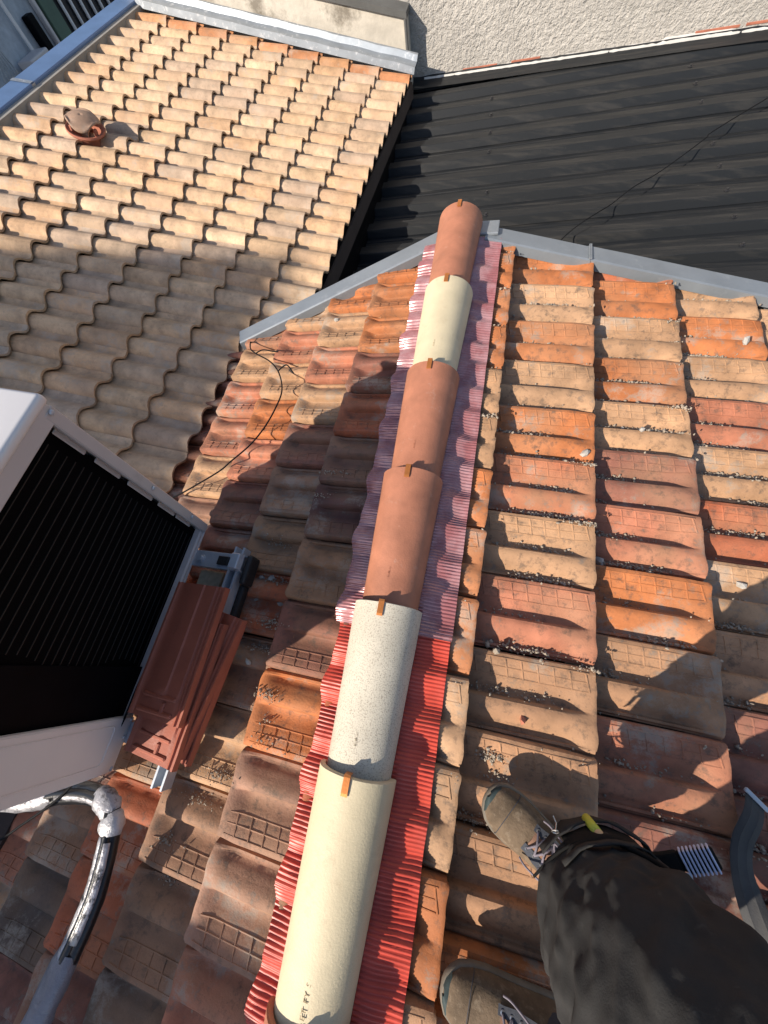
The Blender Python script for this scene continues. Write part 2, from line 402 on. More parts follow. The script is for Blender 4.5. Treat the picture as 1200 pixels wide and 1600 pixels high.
# ---- pleated ridge flashing, draped over the first course
XR = -.036
_PT = [pw(PROF, (k % 200) / 200) for k in range(200)]
_PM = [max(_PT[(k + q) % 200] for q in range(-8, 9)) for k in range(200)]
_PS = [sum(_PM[(k + q) % 200] for q in range(-16, 17)) / 33 for k in range(200)]
def sprof(u): return _PS[int(u * 200) % 200]
def flash_z(x, y):
    sgn = 1 if x >= 0 else -1; s = abs(x) / math.cos(TH)
    if sgn > 0: u = 1 - ((y - (.2285)) / W) % 1; base = -.012 - .16 * max(0, .207 - s)
    else: u = ((y - 1.05) / W) % 1; base = -.012 - .148 * max(0, .175 - s)
    k = sstep(.06, .13, s)
    z = base + (.007 if sgn > 0 else .012) + (sprof(u) if sgn < 0 else lerp(.036, sprof(u), .75)) * lerp(.55, 1, k) + .022 * (1 - k)
    return -s * math.sin(TH) + z
def flashing(name, y0, y1, mat_, xl, xr, lift, pitch=.0094, seed=0):
    b = MB(); n = int((y1 - y0) / pitch * 4); rows = []
    nx = 26
    for i in range(n + 1):
        y = y0 + (y1 - y0) * i / n
        ph = 2 * math.pi * (y / pitch + .6 * noise.noise(Vector((y * 6, seed, 0))))
        el = .006 * math.sin(y * 2 * math.pi / W + .8) + .006 * noise.noise(Vector((y * 9, seed + 3, 0)))
        er = .002 * noise.noise(Vector((y * 12, seed + 5, 0)))
        row = []
        for k in range(nx + 1):
            x = lerp(xl + el, xr + er, k / nx)
            amp = .0027 * (.75 + .5 * noise.noise(Vector((x * 20, y * 12, seed))))
            yy = y + .004 * noise.noise(Vector((x * 14, y * 5, seed + 9)))
            z = flash_z(x, yy) + lift + amp * math.sin(ph + 2.2 * noise.noise(Vector((x * 9, y * 3, seed + 1)))) + .002 * noise.noise(Vector((x * 30, y * 30, 7)))
            row.append(Vector((x, y, z)))
        rows.append(row)
    b.grid(rows)
    e = MB()
    return b.build(name, mat_, roof, True)
flashing('ridge_flashing', -2.3, .118, M['flash_red'], -.180, .139, .004, seed=2)['label'] = 'bright red pleated flashing under the near ridge tiles'
flashing('ridge_flashing', .095, 1.765, M['flash_film'], -.190, .143, .0075, seed=5)['label'] = 'purple-red filmed flashing under the far ridge tiles'

# ---- ridge tiles: tapered half-rounds, wide end away, each lapping over the next one beyond it
def ridge_tile(y_far, y_near, mat_, hw0, hw1, dz, dx, yaw, seed, label):
    L = y_far - y_near; b = MB(); n = 22; rows_o = []; rows_i = []
    prng = random.Random(seed)
    ts = [0, .004, .05, .2, .4, .6, .8, .95, .996, 1]
    for t in ts:
        hw_ = lerp(hw0, hw1, t); hh = hw_ * .93
        ro, ri = [], []
        for k in range(n + 1):
            a = math.pi * (1 - k / n)
            ca, sa = math.cos(a), math.sin(a)
            q = (abs(sa) ** .93)
            sh = .0035 if t in (0, 1) else 0
            wv = 1 + .010 * noise.noise(Vector((t * 3, k * .3, seed * 7))) 
            ro.append(Vector((ca * (hw_ - sh) * wv, -t * L + (.002 * noise.noise(Vector((k * .5, seed, t))) if t in (0, 1) else 0), q * (hh - sh) * wv)))
            ri.append(Vector((ca * (hw_ - .013), -t * L, q * (hh - .013))))
        rows_o.append(ro); rows_i.append(ri)
    b.grid(rows_o); b.grid(rows_i, flip=True)
    b.grid([rows_o[0], rows_i[0]]); b.grid([rows_o[-1], rows_i[-1]])
    b.grid([[r[0] for r in rows_o], [r[0] for r in rows_i]]); b.grid([[r[-1] for r in rows_o], [r[-1] for r in rows_i]])
    m = Matrix.Translation((XR + dx, y_far, .006)) @ Matrix.Rotation(yaw, 4, 'Z') @ Matrix.Rotation(math.atan2(-dz, L) * -1, 4, 'X') @ Matrix.Translation((0, 0, dz))
    o = b.build('ridge_tile', mat_, roof, True, 40, m); o['label'] = label
    # copper clip over the wide end
    c = MB(); top = hw0 * .93; wv = .0075; pts = [(.006, -.020), (.006, .0022), (.001, .0034), (-.012, .0030), (-.030, .0022), (-.036, .0010)]
    r1 = [[Vector((xx - .004, yy, top + zz)) for xx in (-wv, wv)] for yy, zz in pts]; r2 = [[q + Vector((0, .0006 if i < 1 else 0, .0016)) for q in r] for i, r in enumerate(r1)]
    c.grid(r1); c.grid(r2)
    c.grid([[r[0] for r in r1], [r[0] for r in r2]]); c.grid([[r[1] for r in r1], [r[1] for r in r2]]); c.grid([r1[-1], r2[-1]])
    c.build('clip', M['copper'], o)
    return o
RT = [(1.845, 1.34, 'terra', 'farthest terracotta ridge tile, its open end above the verge'),
      (1.392, .915, 'cream', 'small cream ridge tile near the far end of the ridge'),
      (.972, .50, 'terra', 'terracotta ridge tile next to the far cream one'),
      (.560, .10, 'terra', 'terracotta ridge tile lapping the pale speckled one'),
      (.156, -.30, 'speckle', 'speckled off-white ridge tile in the middle of the ridge'),
      (-.236, -.715, 'cream', 'large cream ridge tile with stamped lettering'),
      (-.662, -1.10, 'terra', 'terracotta ridge tile at the bottom edge of the picture'),
      (-1.03, -1.50, 'terra', ''), (-1.43, -1.90, 'cream', ''), (-1.83, -2.32, 'terra', '')]
rts = []
for i, (a, b_, mm, lb) in enumerate(RT):
    o = ridge_tile(a, b_, M[mm], .0945, .0775, .013, random.uniform(-.003, .003) + (.0 if i else -.004), random.uniform(-.010, .010), i, lb)
    if not lb: del o['label']
    rts.append(o)
def lettering(txt, size, loc, rot, parent, mat_):
    cu = bpy.data.curves.new('stamped_lettering', 'FONT'); cu.body = txt; cu.size = size; cu.extrude = .0004; cu.align_x = 'CENTER'; cu.space_character = 1.25
    o = bpy.data.objects.new('tmp', cu); col.objects.link(o); bpy.context.view_layer.update()
    me = bpy.data.meshes.new_from_object(o.evaluated_get(bpy.context.evaluated_depsgraph_get())); bpy.data.objects.remove(o)
    me.materials.clear(); me.materials.append(mat_)
    q = link('stamped_lettering', me, parent); q.location = loc; q.rotation_euler = rot; return q
M['stamp'] = mk('stamp_shadow', (.34, .27, .16), .8, .2, 40, 0)
M['stamp_t'] = mk('stamp_terracotta', (.27, .095, .05), .8, .2, 40, 0)
def ring_pt(hw_, ang): return (hw_ * math.sin(ang), hw_ * .93 * abs(math.cos(ang)) ** .93)
q = ring_pt(.0815, R_(2)); lettering('26 ET FY SGA5SR', .0135, (q[0], -.360, q[1] + .0006), (0, R_(2), R_(90)), rts[5], M['stamp'])
for i in (1, 2, 3, 4):
    q = ring_pt(.083, R_(-2)); lettering('I:::II:.:::', .0075, (q[0], -.32, q[1] + .0006), (0, R_(-2), R_(90)), rts[i], M['stamp'] if i in (1, 4) else M['stamp_t'])

# ---- zinc verge along the gable
def verge(name, pts, label, end_fold=False):
    b = MB(); rows = []
    for (x, y) in pts:
        z = -abs(x) * TT + .020
        tx = .06 if x > 0 else -.37
        nrm = Vector((-(-.062) if x > 0 else -.367, 1, 0)).normalized()
        c = Vector((x, y, z))
        pr = [(-.055, -.035), (-.052, .004), (-.045, .008), (.030, .010), (.036, .006), (.038, -.035), (.039, -.16)]
        rows.append([c + nrm * a + Vector((0, 0, h + .0015 * noise.noise(Vector((x * 5, a * 30, 1))))) for a, h in pr])
    b.grid(rows); o = b.build(name, M['zinc'], roof, False)
    if label: o['label'] = label
    md = o.modifiers.new('s', 'SOLIDIFY'); md.thickness = .002
    return o
def seg(x0, x1, n, off=0): return [(lerp(x0, x1, k / n), gable_y(lerp(x0, x1, k / n)) + off) for k in range(n + 1)]
verge('verge_flashing', seg(.075, .515, 8, .03), 'short zinc verge strip right of the ridge end')
verge('verge_flashing', seg(.50, 2.9, 14, .034), 'long zinc verge strip above the buff and orange tiles')
verge('verge_flashing', seg(-.10, -1.13, 14, .03), 'zinc verge strip sloping down left to the tan roof')
sm = MB()
for k in range(2): sm.bbox((.508 + k * .006, gable_y(.51) + .024, -.51 * TT + .034), (.005, .095, .006), .0015, None, 1)
sm.build('verge_joint', M['zinc'], roof)
cp = MB(); cp.bbox((.075, 1.812, .012), (.10, .085, .012), .003); cp.build('verge_cap', M['zinc'], roof)

# ================================================================== TAN ROOF
O_ = Vector((-2.872, 4.715, .141)); ea = Vector((-.03, -.999, .028)).normalized(); eb = Vector((.966, -.013, -.259)); eb = (eb - ea * eb.dot(ea)).normalized()
TA, TB = .1609, .2690
nT = eb.cross(-ea).normalized()
tan = thing('tiled_roof', 'pale sandy roof of rounded interlocking tiles with a blue coping', 'roof')
FT = Matrix((eb, -ea, nT)).transposed().to_4x4()
SPROF = [(0, .010), (.05, .005), (.14, .001), (.24, .004), (.33, .015), (.42, .030), (.52, .0415), (.64, .047), (.76, .0435), (.87, .031), (.94, .017), (.985, .004), (1.0, -.002)]
def tan_tile(seed):
    b = MB(); L = .318; rows = []
    us = [i / 30 for i in range(31)]
    for t in (0, .3, .6, .85, .96, .99, 1):
        rows.append([Vector((t * L + (.003 * noise.noise(Vector((u * 5, seed, 0))) if t == 1 else 0), (.5 - u) * (TA + .003), pw(SPROF, u) * (1.03 if t > .9 else 1) + .001 * noise.noise(Vector((t * 4, u * 6, seed))))) for u in us])
    b.grid(rows); e = rows[-1]
    b.grid([e, [p + Vector((-.001, 0, -.012)) for p in e]]); b.grid([[p + Vector((-.001, 0, -.012)) for p in e], [p + Vector((-.06, 0, -.013)) for p in e]])
    b.grid([[r[-1] for r in rows], [r[-1] + Vector((0, .001, -.010)) for r in rows]]); b.grid([[r[0] for r in rows], [r[0] + Vector((0, 0, -.012)) for r in rows]])
    return b.mesh('roof_tile', M['tan'], True, 50)
TM = [tan_tile(s) for s in range(3)]
rt = random.Random(5); cnt = 0
TC = [(.58, .39, .235), (.56, .37, .22), (.52, .36, .23), (.60, .42, .27), (.47, .34, .24), (.56, .35, .20)]
for r in range(0, 33):
    for i in range(0, 9):
        if r > 21 and i > 7: continue
        if r > 27 and i < 2: continue
        p = O_ + ea * (r * TA - .3 * TA * 0) + eb * (i * TB)
        p = p - ea * (.20 * TA) - nT * .043
        p = p + (-ea) * rt.uniform(-.002, .002)
        m = Matrix.Translation(p) @ FT @ Matrix.Rotation(-.085 + rt.uniform(-.006, .006), 4, 'Y') @ Matrix.Rotation(rt.uniform(-.012, .012), 4, 'Z') @ Matrix.Rotation(rt.uniform(-.015, .015), 4, 'X') @ Matrix.Translation((-.318, 0, 0))
        o = link('roof_tile', rt.choice(TM), tan, m); cnt += 1
        c = rt.choice(TC) if r > 0 else (.52, .27, .13)
        if r == 0 and i % 3: c = (.50, .22, .10)
        v = rt.uniform(.88, 1.1); o.color = (c[0] * v, c[1] * v, c[2] * v, 1)
def onT(i, r, h): return O_ + ea * (r * TA) + eb * (i * TB) + nT * h
dk = MB()
A = [onT(-1.15, -1.0, -.09), onT(8.0, -1.0, -.09), onT(8.0, 20.5, -.09), onT(7.0, 21, -.09), onT(7.0, 46, -.09), onT(-1.15, 46, -.09)]
dk.add(A + [p + Vector((0, 0, -.10)) for p in A], [(0, 1, 2, 3, 4, 5), (11, 10, 9, 8, 7, 6)] + [(k, k + 6, (k + 1) % 6 + 6, (k + 1) % 6) for k in range(6)])
dk.build('roof_deck', M['deck'], tan)
fb = MB()   # fascia under the eave
A = [onT(7.93, -.6, -.06), onT(7.93, 20.3, -.06)]
fb.add([A[0], A[1], A[1] + Vector((0, 0, -.30)), A[0] + Vector((0, 0, -.30)), A[0] + Vector((-.03, 0, 0)), A[1] + Vector((-.03, 0, 0)), A[1] + Vector((-.03, 0, -.3)), A[0] + Vector((-.03, 0, -.3))], [(0, 1, 2, 3), (4, 7, 6, 5), (0, 4, 5, 1), (3, 2, 6, 7), (0, 3, 7, 4), (1, 5, 6, 2)])
fb.build('eave_board', M['dark_panel'], tan)
hb = MB(); hb.box((-2.25, 1.9, -3.5), (1.9, 5.6, 5.4)); hb.build('house_wall', M['facade'], tan)
# upstand and blue coping along the upper edge
def along(i0, i1, h0, h1, r0, r1, n=10):
    rows = []
    for k in range(n + 1):
        r = lerp(r0, r1, k / n); rows.append([onT(i0, r, h0), onT(i0, r, h1), onT(i1, r, h1), onT(i1, r, h0)])
    return rows
b = MB(); b.grid(along(-1.06, -1.30, -.12, -.004, -1.2, 40)); b.build('upstand', M['grey_mortar'], tan)
b = MB()
for (r0, r1) in ((-1.5, 8.86), (8.94, 42)):
    rows = []
    for k in range(9):
        r = lerp(r0, r1, k / 8)
        rows.append([onT(-1.20, r, -.03), onT(-1.20, r, .008), onT(-1.23, r, .014), onT(-1.80, r, .004), onT(-1.83, r, -.008), onT(-1.83, r, -.20)])
    b.grid(rows)
b.build('coping', M['blue'], tan)['label'] = 'blue painted metal coping'
b = MB(); b.grid([[onT(-1.22, r, .017), onT(-1.81, r, .008)] for r in (8.78, 9.02)]); b.grid([[onT(-1.195, r, .012), onT(-1.195, r, -.01)] for r in (8.78, 9.02)]); b.build('coping_joint', M['zinc_bright'], tan)

# ---- roof vent
vent = thing('roof_vent', 'small domed terracotta vent standing on the sandy tile roof', 'vent')
vb = onT(1.02, 11.25, -.012)
VF = Matrix.Translation(vb) @ FT @ Matrix.Rotation(R_(8), 4, 'Y')
b = MB(); b.lathe((0, 0, 0), [(.070, -.05), (.074, .0), (.088, .014), (.110, .024), (.118, .034), (.114, .044), (.104, .042), (.086, .030), (.066, .020), (.060, -.04)], 28)
b.build('vent_ring', M['brick_red'], vent, True, 50, VF)
b = MB(); rows = []
for k in range(9):
    f = k / 8; a = f * R_(86); rr_ = .094 * math.sin(a) + .001
    row = []
    for j in range(36):
        th = 2 * math.pi * j / 36
        zz = .050 + .052 * math.cos(a) ** .8
        if f > .7: zz -= (.5 + .5 * math.cos(3 * th + .6)) ** 1.2 * -.034 * (f - .7) / .3 - .004
        row.append(Vector((rr_ * math.cos(th), rr_ * math.sin(th), zz)))
    rows.append(row)
b.grid(rows, True); o = b.build('vent_cap', M['tan'], vent, True, None, VF); o.color = (.36, .23, .16, 1)
md = o.modifiers.new('s', 'SOLIDIFY'); md.thickness = .010
for k in range(3):
    b = MB(); th = 2 * math.pi * k / 3 - .2; b.bbox((.080 * math.cos(th), .080 * math.sin(th), .045), (.018, .026, .04), .004, None, 1); b.build('vent_leg', M['brick_red'], vent, False, None, VF)

# ================================================================== PARAPET, ROUGH WALL, METAL ROOF
par = thing('parapet_wall', 'stained cream parapet wall with a dark slate cap behind the sandy roof', 'wall')
YP = 4.93
b = MB(); rows = []
for x in (-3.30, -2.9, -2.5, -1.7, -1.1, -.855):
    zt = -.158 - (x + .887) * .268
    rows.append([Vector((x, YP, -1.2)), Vector((x, YP, zt)), Vector((x, YP + .12, zt)), Vector((x, YP + .12, -1.2))])
b.grid(rows); b.f.append(tuple(range(len(b.v) - 4, len(b.v)))); b.build('wall', M['parapet'], par)
b = MB(); rows = []
for x in (-3.30, -1.5, -.845):
    zt = -.158 - (x + .887) * .268
    rows.append([Vector((x, YP - .025, zt - .004)), Vector((x, YP - .03, zt + .035)), Vector((x, YP + .15, zt + .04)), Vector((x, YP + .15, zt - .004))])
b.grid(rows, True); b.f.append(tuple(range(len(b.v) - 4, len(b.v)))); b.build('wall_cap', M['slate'], par)
b = MB(); rows = []
for k in range(15):
    i = lerp(-1.2, 8.06, k / 14); j = .003 * math.sin(k * 3)
    rows.append([onT(i, -.55, -.02), onT(i, -.60, .025 + j), onT(i, -.95, .032 + j), onT(i, -1.08, .035 + j), onT(i, -1.16, .072 + j), onT(i, -1.24, .076)])
b.grid(rows); o = b.build('wall_flashing', M['zinc_bright'], par, True, 30); o['label'] = 'bright zinc flashing along the foot of the parapet'
b = MB(); b.tube([(-.86, YP - .01, -.17), (-.862, YP - .014, -.30), (-.86, YP - .012, -.43)], [.014, .012, .016], 8); b.build('corner_strip', M['slate'], par)

YW = 5.06
rw = thing('rendered_wall', 'tall rough rendered wall rising behind the black metal roof', 'wall')
b = MB()
bm_rows = []
for i in range(2):
    z = (-1.6, 3.4)[i]; bm_rows.append([Vector((x, YW, z)) for x in (-3.3, -2, 0, 2, 4.2)])
b.grid(bm_rows); b.box((.45, YW + .16, .9), (7.5, .30, 5.0)); b.build('wall', M['rough'], rw)
def blk_z(x, y): return -.668 + .030 * (y - 3.2) - .004 * x
# ragged filler line and bare brick along the foot of the wall
b = MB(); rows = []
for k in range(121):
    x = lerp(-.75, 3.4, k / 120); zb = blk_z(x, YW) + .030
    top = .006 + .012 * (.5 + .5 * noise.noise(Vector((x * 7, 0, 3)))) + (.012 if 1.2 < x < 1.7 else 0)
    out = .010 + .006 * noise.noise(Vector((x * 22, 5, 0)))
    rows.append([Vector((x, YW - .016 - out, zb - .02)), Vector((x, YW - .010 - out, zb + .006 + .006 * noise.noise(Vector((x * 30, 1, 1))))), Vector((x, YW - .004, zb + top)), Vector((x, YW + .002, zb + top + .004))])
b.grid(rows); b.build('wall_filler', M['plaster'], rw, True)
for (x0, x1, dz) in ((.02, .26, .022), (-.40, -.10, .018), (1.42, 1.72, .032), (1.76, 2.25, .036), (2.3, 2.7, .034)):
    b = MB(); b.bbox(((x0 + x1) / 2, YW + .011, blk_z(x0, YW) + .026 + dz), (x1 - x0, .03, .016), .002, None, 1); b.build('brick', M['brick_red'], rw)

mr = thing('metal_roof', 'black ribbed sheet metal roof below the rough wall', 'roof')
RA = R_(3.6); rd = Vector((math.cos(RA), math.sin(RA), 0)); rn = Vector((-math.sin(RA), math.cos(RA), 0))
P = .252
RPROF = [(0, 0), (.015, .0), (.085, .046), (.10, .048), (.40, .048), (.415, .046), (.50, 0), (.515, 0), (.62, 0), (.63, .006), (.66, .006), (.67, 0), (.83, 0), (.84, .006), (.87, .006), (.88, 0), (1., 0)]
def sheet(j0, j1, off, t0, t1):
    b = MB(); rows = []
    for j in range(j0, j1):
        for u, h in (RPROF[:-1] if j < j1 - 1 else RPROF + [(1.015, 0), (1.085, .046), (1.10, .048), (1.40, .048)]):
            q = (j + u) * P; row = []
            for k in range(25):
                a = lerp(t0, t1, k / 24); p = Vector((0, 2.02, 0)) + rd * a + rn * q
                p.z = blk_z(p.x, p.y) + h - .048 + off + .0022 * noise.noise(Vector((a * 3, q * 14, 4)))
                row.append(p)
            rows.append(row)
    b.grid(rows)
    bm = bmesh.new(); me = b.mesh('metal_sheet', M['black']); bm.from_mesh(me)
    bmesh.ops.bisect_plane(bm, geom=bm.verts[:] + bm.edges[:] + bm.faces[:], plane_co=(0, YW - .012, 0), plane_no=(0, 1, 0), clear_outer=True)
    bmesh.ops.bisect_plane(bm, geom=bm.verts[:] + bm.edges[:] + bm.faces[:], plane_co=(-1.25, 0, 0), plane_no=(-1, 0, 0), clear_outer=True)
    bm.to_mesh(me); bm.free(); link('metal_sheet', me, mr)
sheet(-3, 4, 0, -1.7, 3.6); sheet(4, 8, .004, -1.7, 3.6); sheet(8, 14, .008, -1.7, 3.6)
bs_ = MB(); bs_.box((1.1, 3.3, -.82), (4.8, 3.4, .10)); bs_.build('roof_deck', M['deck'], mr)
b = MB(); rows = []
for k in range(61):
    x = lerp(-.86, 3.4, k / 60); j = .004 * noise.noise(Vector((x * 16, 2, 2)))
    zz = blk_z(x, YW)
    rows.append([Vector((x, YW - .15, zz + .012 + j)), Vector((x, YW - .06, zz + .012 + j)), Vector((x, YW - .02, zz + .026)), Vector((x, YW - .013, zz + .048 + j * 2))])
b.grid(rows); b.build('roof_edge_flashing', M['black'], mr, True, 40)
bolt = None
def bolt_at(t, j):
    global bolt
    p = Vector((0, 2.02, 0)) + rd * t + rn * ((j + .26) * P); p.z = blk_z(p.x, p.y) + (0 if j < 4 else .004 if j < 8 else .008)
    if bolt is None:
        b = MB(); b.lathe((0, 0, 0), [(.015, 0), (.015, .003), (.009, .005), (.008, .013), (.0001, .014)], 10); bolt = b.mesh('bolt', M['bolt'])
    link('bolt', bolt, mr, Matrix.Translation(p))
for t, js in ((.06, (3, 4, 5, 7, 8, 9, 10)), (1.55, (2, 3, 4, 5, 6, 8, 9, 10))):
    for j in js: bolt_at(t + .03 * (j - 6) / 4 * (-1 if t < 1 else 1) * 0, j)

# ================================================================== FAR FACADE (top left)
fh = thing('house', 'blue-grey rendered house front in shade beyond the coping', 'house')
XF = -5.6
b = MB(); b.box((XF - .15, 6.4, -2.2), (.3, 5.6, 8.2)); b.build('wall', M['facade'], fh)
b = MB(); b.box((XF + .012, 7.35, .20), (.02, 1.35, 1.5)); win = b.build('window', M['glass'], fh)
for y in (6.75, 6.93, 7.11, 7.29, 7.47, 7.65, 7.83): b = MB(); b.bbox((XF + .05, y, .2), (.03, .035, 1.5), .006, None, 1); b.build('window_bar', M['pvc_white'], win)
b = MB(); b.bbox((XF + .05, 7.35, -.40), (.05, 1.45, .045), .008, None, 1); b.build('window_sill', M['pvc_white'], win)
b = MB(); b.bbox((XF + .03, 6.53, .15), (.05, .24, 1.7), .008, None, 1); b.build('shutter', M['green'], fh)
b = MB(); b.bbox((XF + .04, 6.33, .1), (.06, .05, 2.6), .008, None, 1); b.build('downpipe', M['grey_enamel'], fh)
b = MB(); b.tube([(XF + .05, 5.87, 1.5), (XF + .05, 5.87, -.14)], .022, 8); b.build('conduit', M['pvc_white'], fh)
fac = thing('air_conditioner', 'small beige air conditioner on the shaded house front', 'air conditioner')
b = MB(); b.bbox((XF + .16, 5.70, -.26), (.22, .34, .30), .015); b.build('casing', M['grey_enamel'], fac)
b = MB(); b.box((XF + .274, 5.72, -.27), (.008, .20, .20)); b.build('grille', M['dark_panel'], fac)
b = MB(); b.bbox((XF + .06, 6.10, -.12), (.10, .12, .42), .015); o = b.build('wall_box', M['dark_panel']); tag(o, 'dark meter box beside the small beige air conditioner', 'box')
b = MB()
for k in range(6):
    b.tube(smooth_path([(XF + .05, 5.22 + .04 * k, .3), (XF + .09, 5.25 + .03 * k, 0), (XF + .06, 5.20 + .05 * k, -.2), (XF + .1, 5.26 + .02 * k, -.6)], 4), .006, 5)
o = b.build('wall_cables', M['zinc_bright'], None, True); tag(o, 'loose bunch of pale cables hanging on the shaded house front', 'cables'); o['kind'] = 'stuff'

# ================================================================== AIR CONDITIONER on the left slope
ac = thing('air_conditioner', 'large white air conditioner with black coil standing on the left roof slope', 'air conditioner')
ACM = Matrix.Translation((-.772, -.042, -.080)) @ Matrix.Rotation(math.atan(.14), 4, 'Y')
# local: x=0 is the coil face, -x is depth, y along the ridge (+-.386), z up
HL, HH, DP = .388, .705, .25
b = MB(); b.bbox((-DP / 2 - .004, 0, HH + .006), (DP + .018, HL * 2 + .014, .024), .009, None, 3); b.build('top_panel', M['pvc_white'], ac, True, 40, ACM)
b = MB(); b.bbox((-DP + .012, 0, HH / 2), (.024, HL * 2, HH), .006); b.build('front_panel', M['pvc_white'], ac, False, None, ACM)
b = MB(); b.bbox((-DP / 2, HL - .010, HH / 2), (DP - .05, .018, HH - .01), .004, None, 1); b.build('side_panel', M['pvc_white'], ac, False, None, ACM)
b = MB(); b.bbox((-DP / 2, -HL + .010, HH / 2), (DP - .05, .018, HH - .01), .004, None, 1); b.build('side_panel', M['pvc_white'], ac, False, None, ACM)
b = MB(); b.bbox((-DP / 2 - .006, 0, .012), (DP, HL * 2 - .01, .020), .005, None, 1); b.build('base_pan', M['grey_enamel'], ac, False, None, ACM)
# frame of the coil face
b = MB(); b.bbox((-.006, HL - .014, HH / 2 - .004), (.016, .030, HH - .02), .003, None, 1); b.build('corner_post', M['grey_enamel'], ac, False, None, ACM)
b = MB(); b.bbox((-.006, .0, HH - .022), (.014, HL * 2 - .004, .040), .003, None, 1); b.build('top_rail', M['grey_enamel'], ac, False, None, ACM)
b = MB(); b.bbox((-.006, .0, .006), (.010, HL * 2 - .004, .008), .002, None, 1); b.build('bottom_rail', M['grey_enamel'], ac, False, None, ACM)
YC0, YC1 = -.235, HL - .028
b = MB(); b.box((-.045, (YC0 + YC1) / 2, HH / 2), (.03, YC1 - YC0, HH - .03)); b.build('coil', M['coil'], ac, False, None, ACM)
nl = 26
for k in range(nl):
    z = .035 + (HH - .085) * k / (nl - 1)
    b = MB(); b.tube([(-.029, YC0 + .13 + .02 * math.sin(k * .45), z), (-.029, YC1 - .03, z)], .0016, 5)
    b.build('coil_tube', M['coil_line'], ac, False, None, ACM)
b = MB(); b.box((-.024, YC0 + .055, HH / 2), (.006, .15, HH - .04)); b.build('coil_baffle', M['dark_panel'], ac, False, None, ACM)
b = MB(); b.bbox((-.005, (YC0 - HL) / 2 - .002, HH / 2 - .004), (.018, YC0 + HL - .004, HH - .022), .004, None, 1); sp = b.build('service_panel', M['pvc_white'], ac, False, None, ACM)
# pressed rectangle in the service panel (thin raised bead)
b = MB(); y0, y1, z0, z1 = -HL + .030, YC0 - .024, .075, HH - .07
cor = []
for (cy, cz, a0) in ((y1 - .015, z1 - .015, 0), (y0 + .015, z1 - .015, 90), (y0 + .015, z0 + .015, 180), (y1 - .015, z0 + .015, 270)):
    for k in range(5):
        a = R_(a0 + 90 * k / 4); cor.append(Vector((.0042, cy + .015 * math.cos(a), cz + .015 * math.sin(a))))
b.tube(cor + cor[:1], .0022, 6, False); b.build('pressed_bead', M['pvc_white'], sp, True)
# inner punched tabs along the corner post
for k, (z0, z1) in enumerate(((.07, .16), (.17, .26), (.29, .40), (.43, .52), (.55, .64))):
    b = MB(); b.bbox((-.024, HL - .030, (z0 + z1) / 2), (.004, .012, z1 - z0), .002, None, 1); b.build('post_tab', M['grey_enamel'], ac, False, None, ACM)
scr = MB(); scr.lathe((0, 0, 0), [(.006, 0), (.006, .002), (.004, .004), (.0001, .0045)], 10); scm = scr.mesh('screw', M['alu'])
for (y, z) in ((HL - .012, HH - .02), (HL - .012, .34), (HL - .012, .12), (-HL + .012, .02), (YC0 - .012, .015), (YC0 - .10, .64), (YC0 - .06, .02)):
    link('screw', scm, ac, ACM @ Matrix.Translation((.004, y, z)) @ Matrix.Rotation(R_(90), 4, 'Y'))
# fan grille on the far front
b = MB()
for k in range(9): b.tube([Vector((-DP - .008, .06 + .03 * (k + 1) * math.cos(a), HH / 2 + .03 * (k + 1) * math.sin(a))) for a in [2 * math.pi * q / 32 for q in range(33)]], .003, 5, False)
b.build('fan_grille', M['dark_panel'], ac, True, None, ACM)
b = MB(); b.bbox((-DP * .45, HL - .16, HH + .030), (.06, .10, .003), .001, None, 1); b.build('maker_plate', M['zinc_bright'], ac, False, None, ACM)

# rails, brackets
def zL(x): return x * TT          # x negative -> negative z
rail = thing('mounting_rail', 'galvanised rail with brackets carrying the white air conditioner', 'rail')
b = MB()
for dx, h, w_ in ((0, .026, .006), (.030, .026, .006)): b.box((-.606 + dx, -.075, zL(-.6) + .055 + h / 2), (w_, .70, h + .016))
b.box((-.591, -.075, zL(-.6) + .052), (.030, .70, .005)); b.build('channel', M['alu'], rail)
b = MB(); b.box((-.930, -.05, zL(-.93) + .06), (.034, .74, .036)); b.build('channel', M['alu'], rail)
for yb in (.222, -.325):
    b = MB(); m = Matrix.Translation((-.69, yb, zL(-.69) + .088)) @ Matrix.Rotation(-R_(8), 4, 'Y')
    b.bbox((0, 0, 0), (.25, .052, .004), .001, m, 1); b.bbox((0, .026, -.010), (.25, .004, .024), .001, m, 1); b.bbox((0, -.026, -.010), (.25, .004, .024), .001, m, 1)
    b.bbox((.112, 0, .016), (.034, .052, .030), .003, m, 1)
    br = b.build('bracket', M['alu'], rail)
    b = MB(); b.lathe((0, 0, 0), [(.015, 0), (.015, .003), (.010, .004), (.010, .012), (.0001, .013)], 12); b.build('bolt', M['alu'], br, False, None, m @ Matrix.Translation((-.05, 0, .002)))
    b = MB(); b.bbox((.05, 0, .006), (.045, .03, .010), .002, m, 1); b.build('slot_insert', M['rubber'], br)
b = MB(); b.bbox((-.548, .205, zL(-.55) + .045), (.022, .10, .060), .008); b.bbox((-.560, .09, zL(-.55) + .025), (.022, .14, .035), .008); b.build('rubber_block', M['rubber'], rail)
b = MB(); b.bbox((-.70, .155, zL(-.7) + .045), (.09, .07, .03), .006); b.build('packing_block', M['wood'], rail)

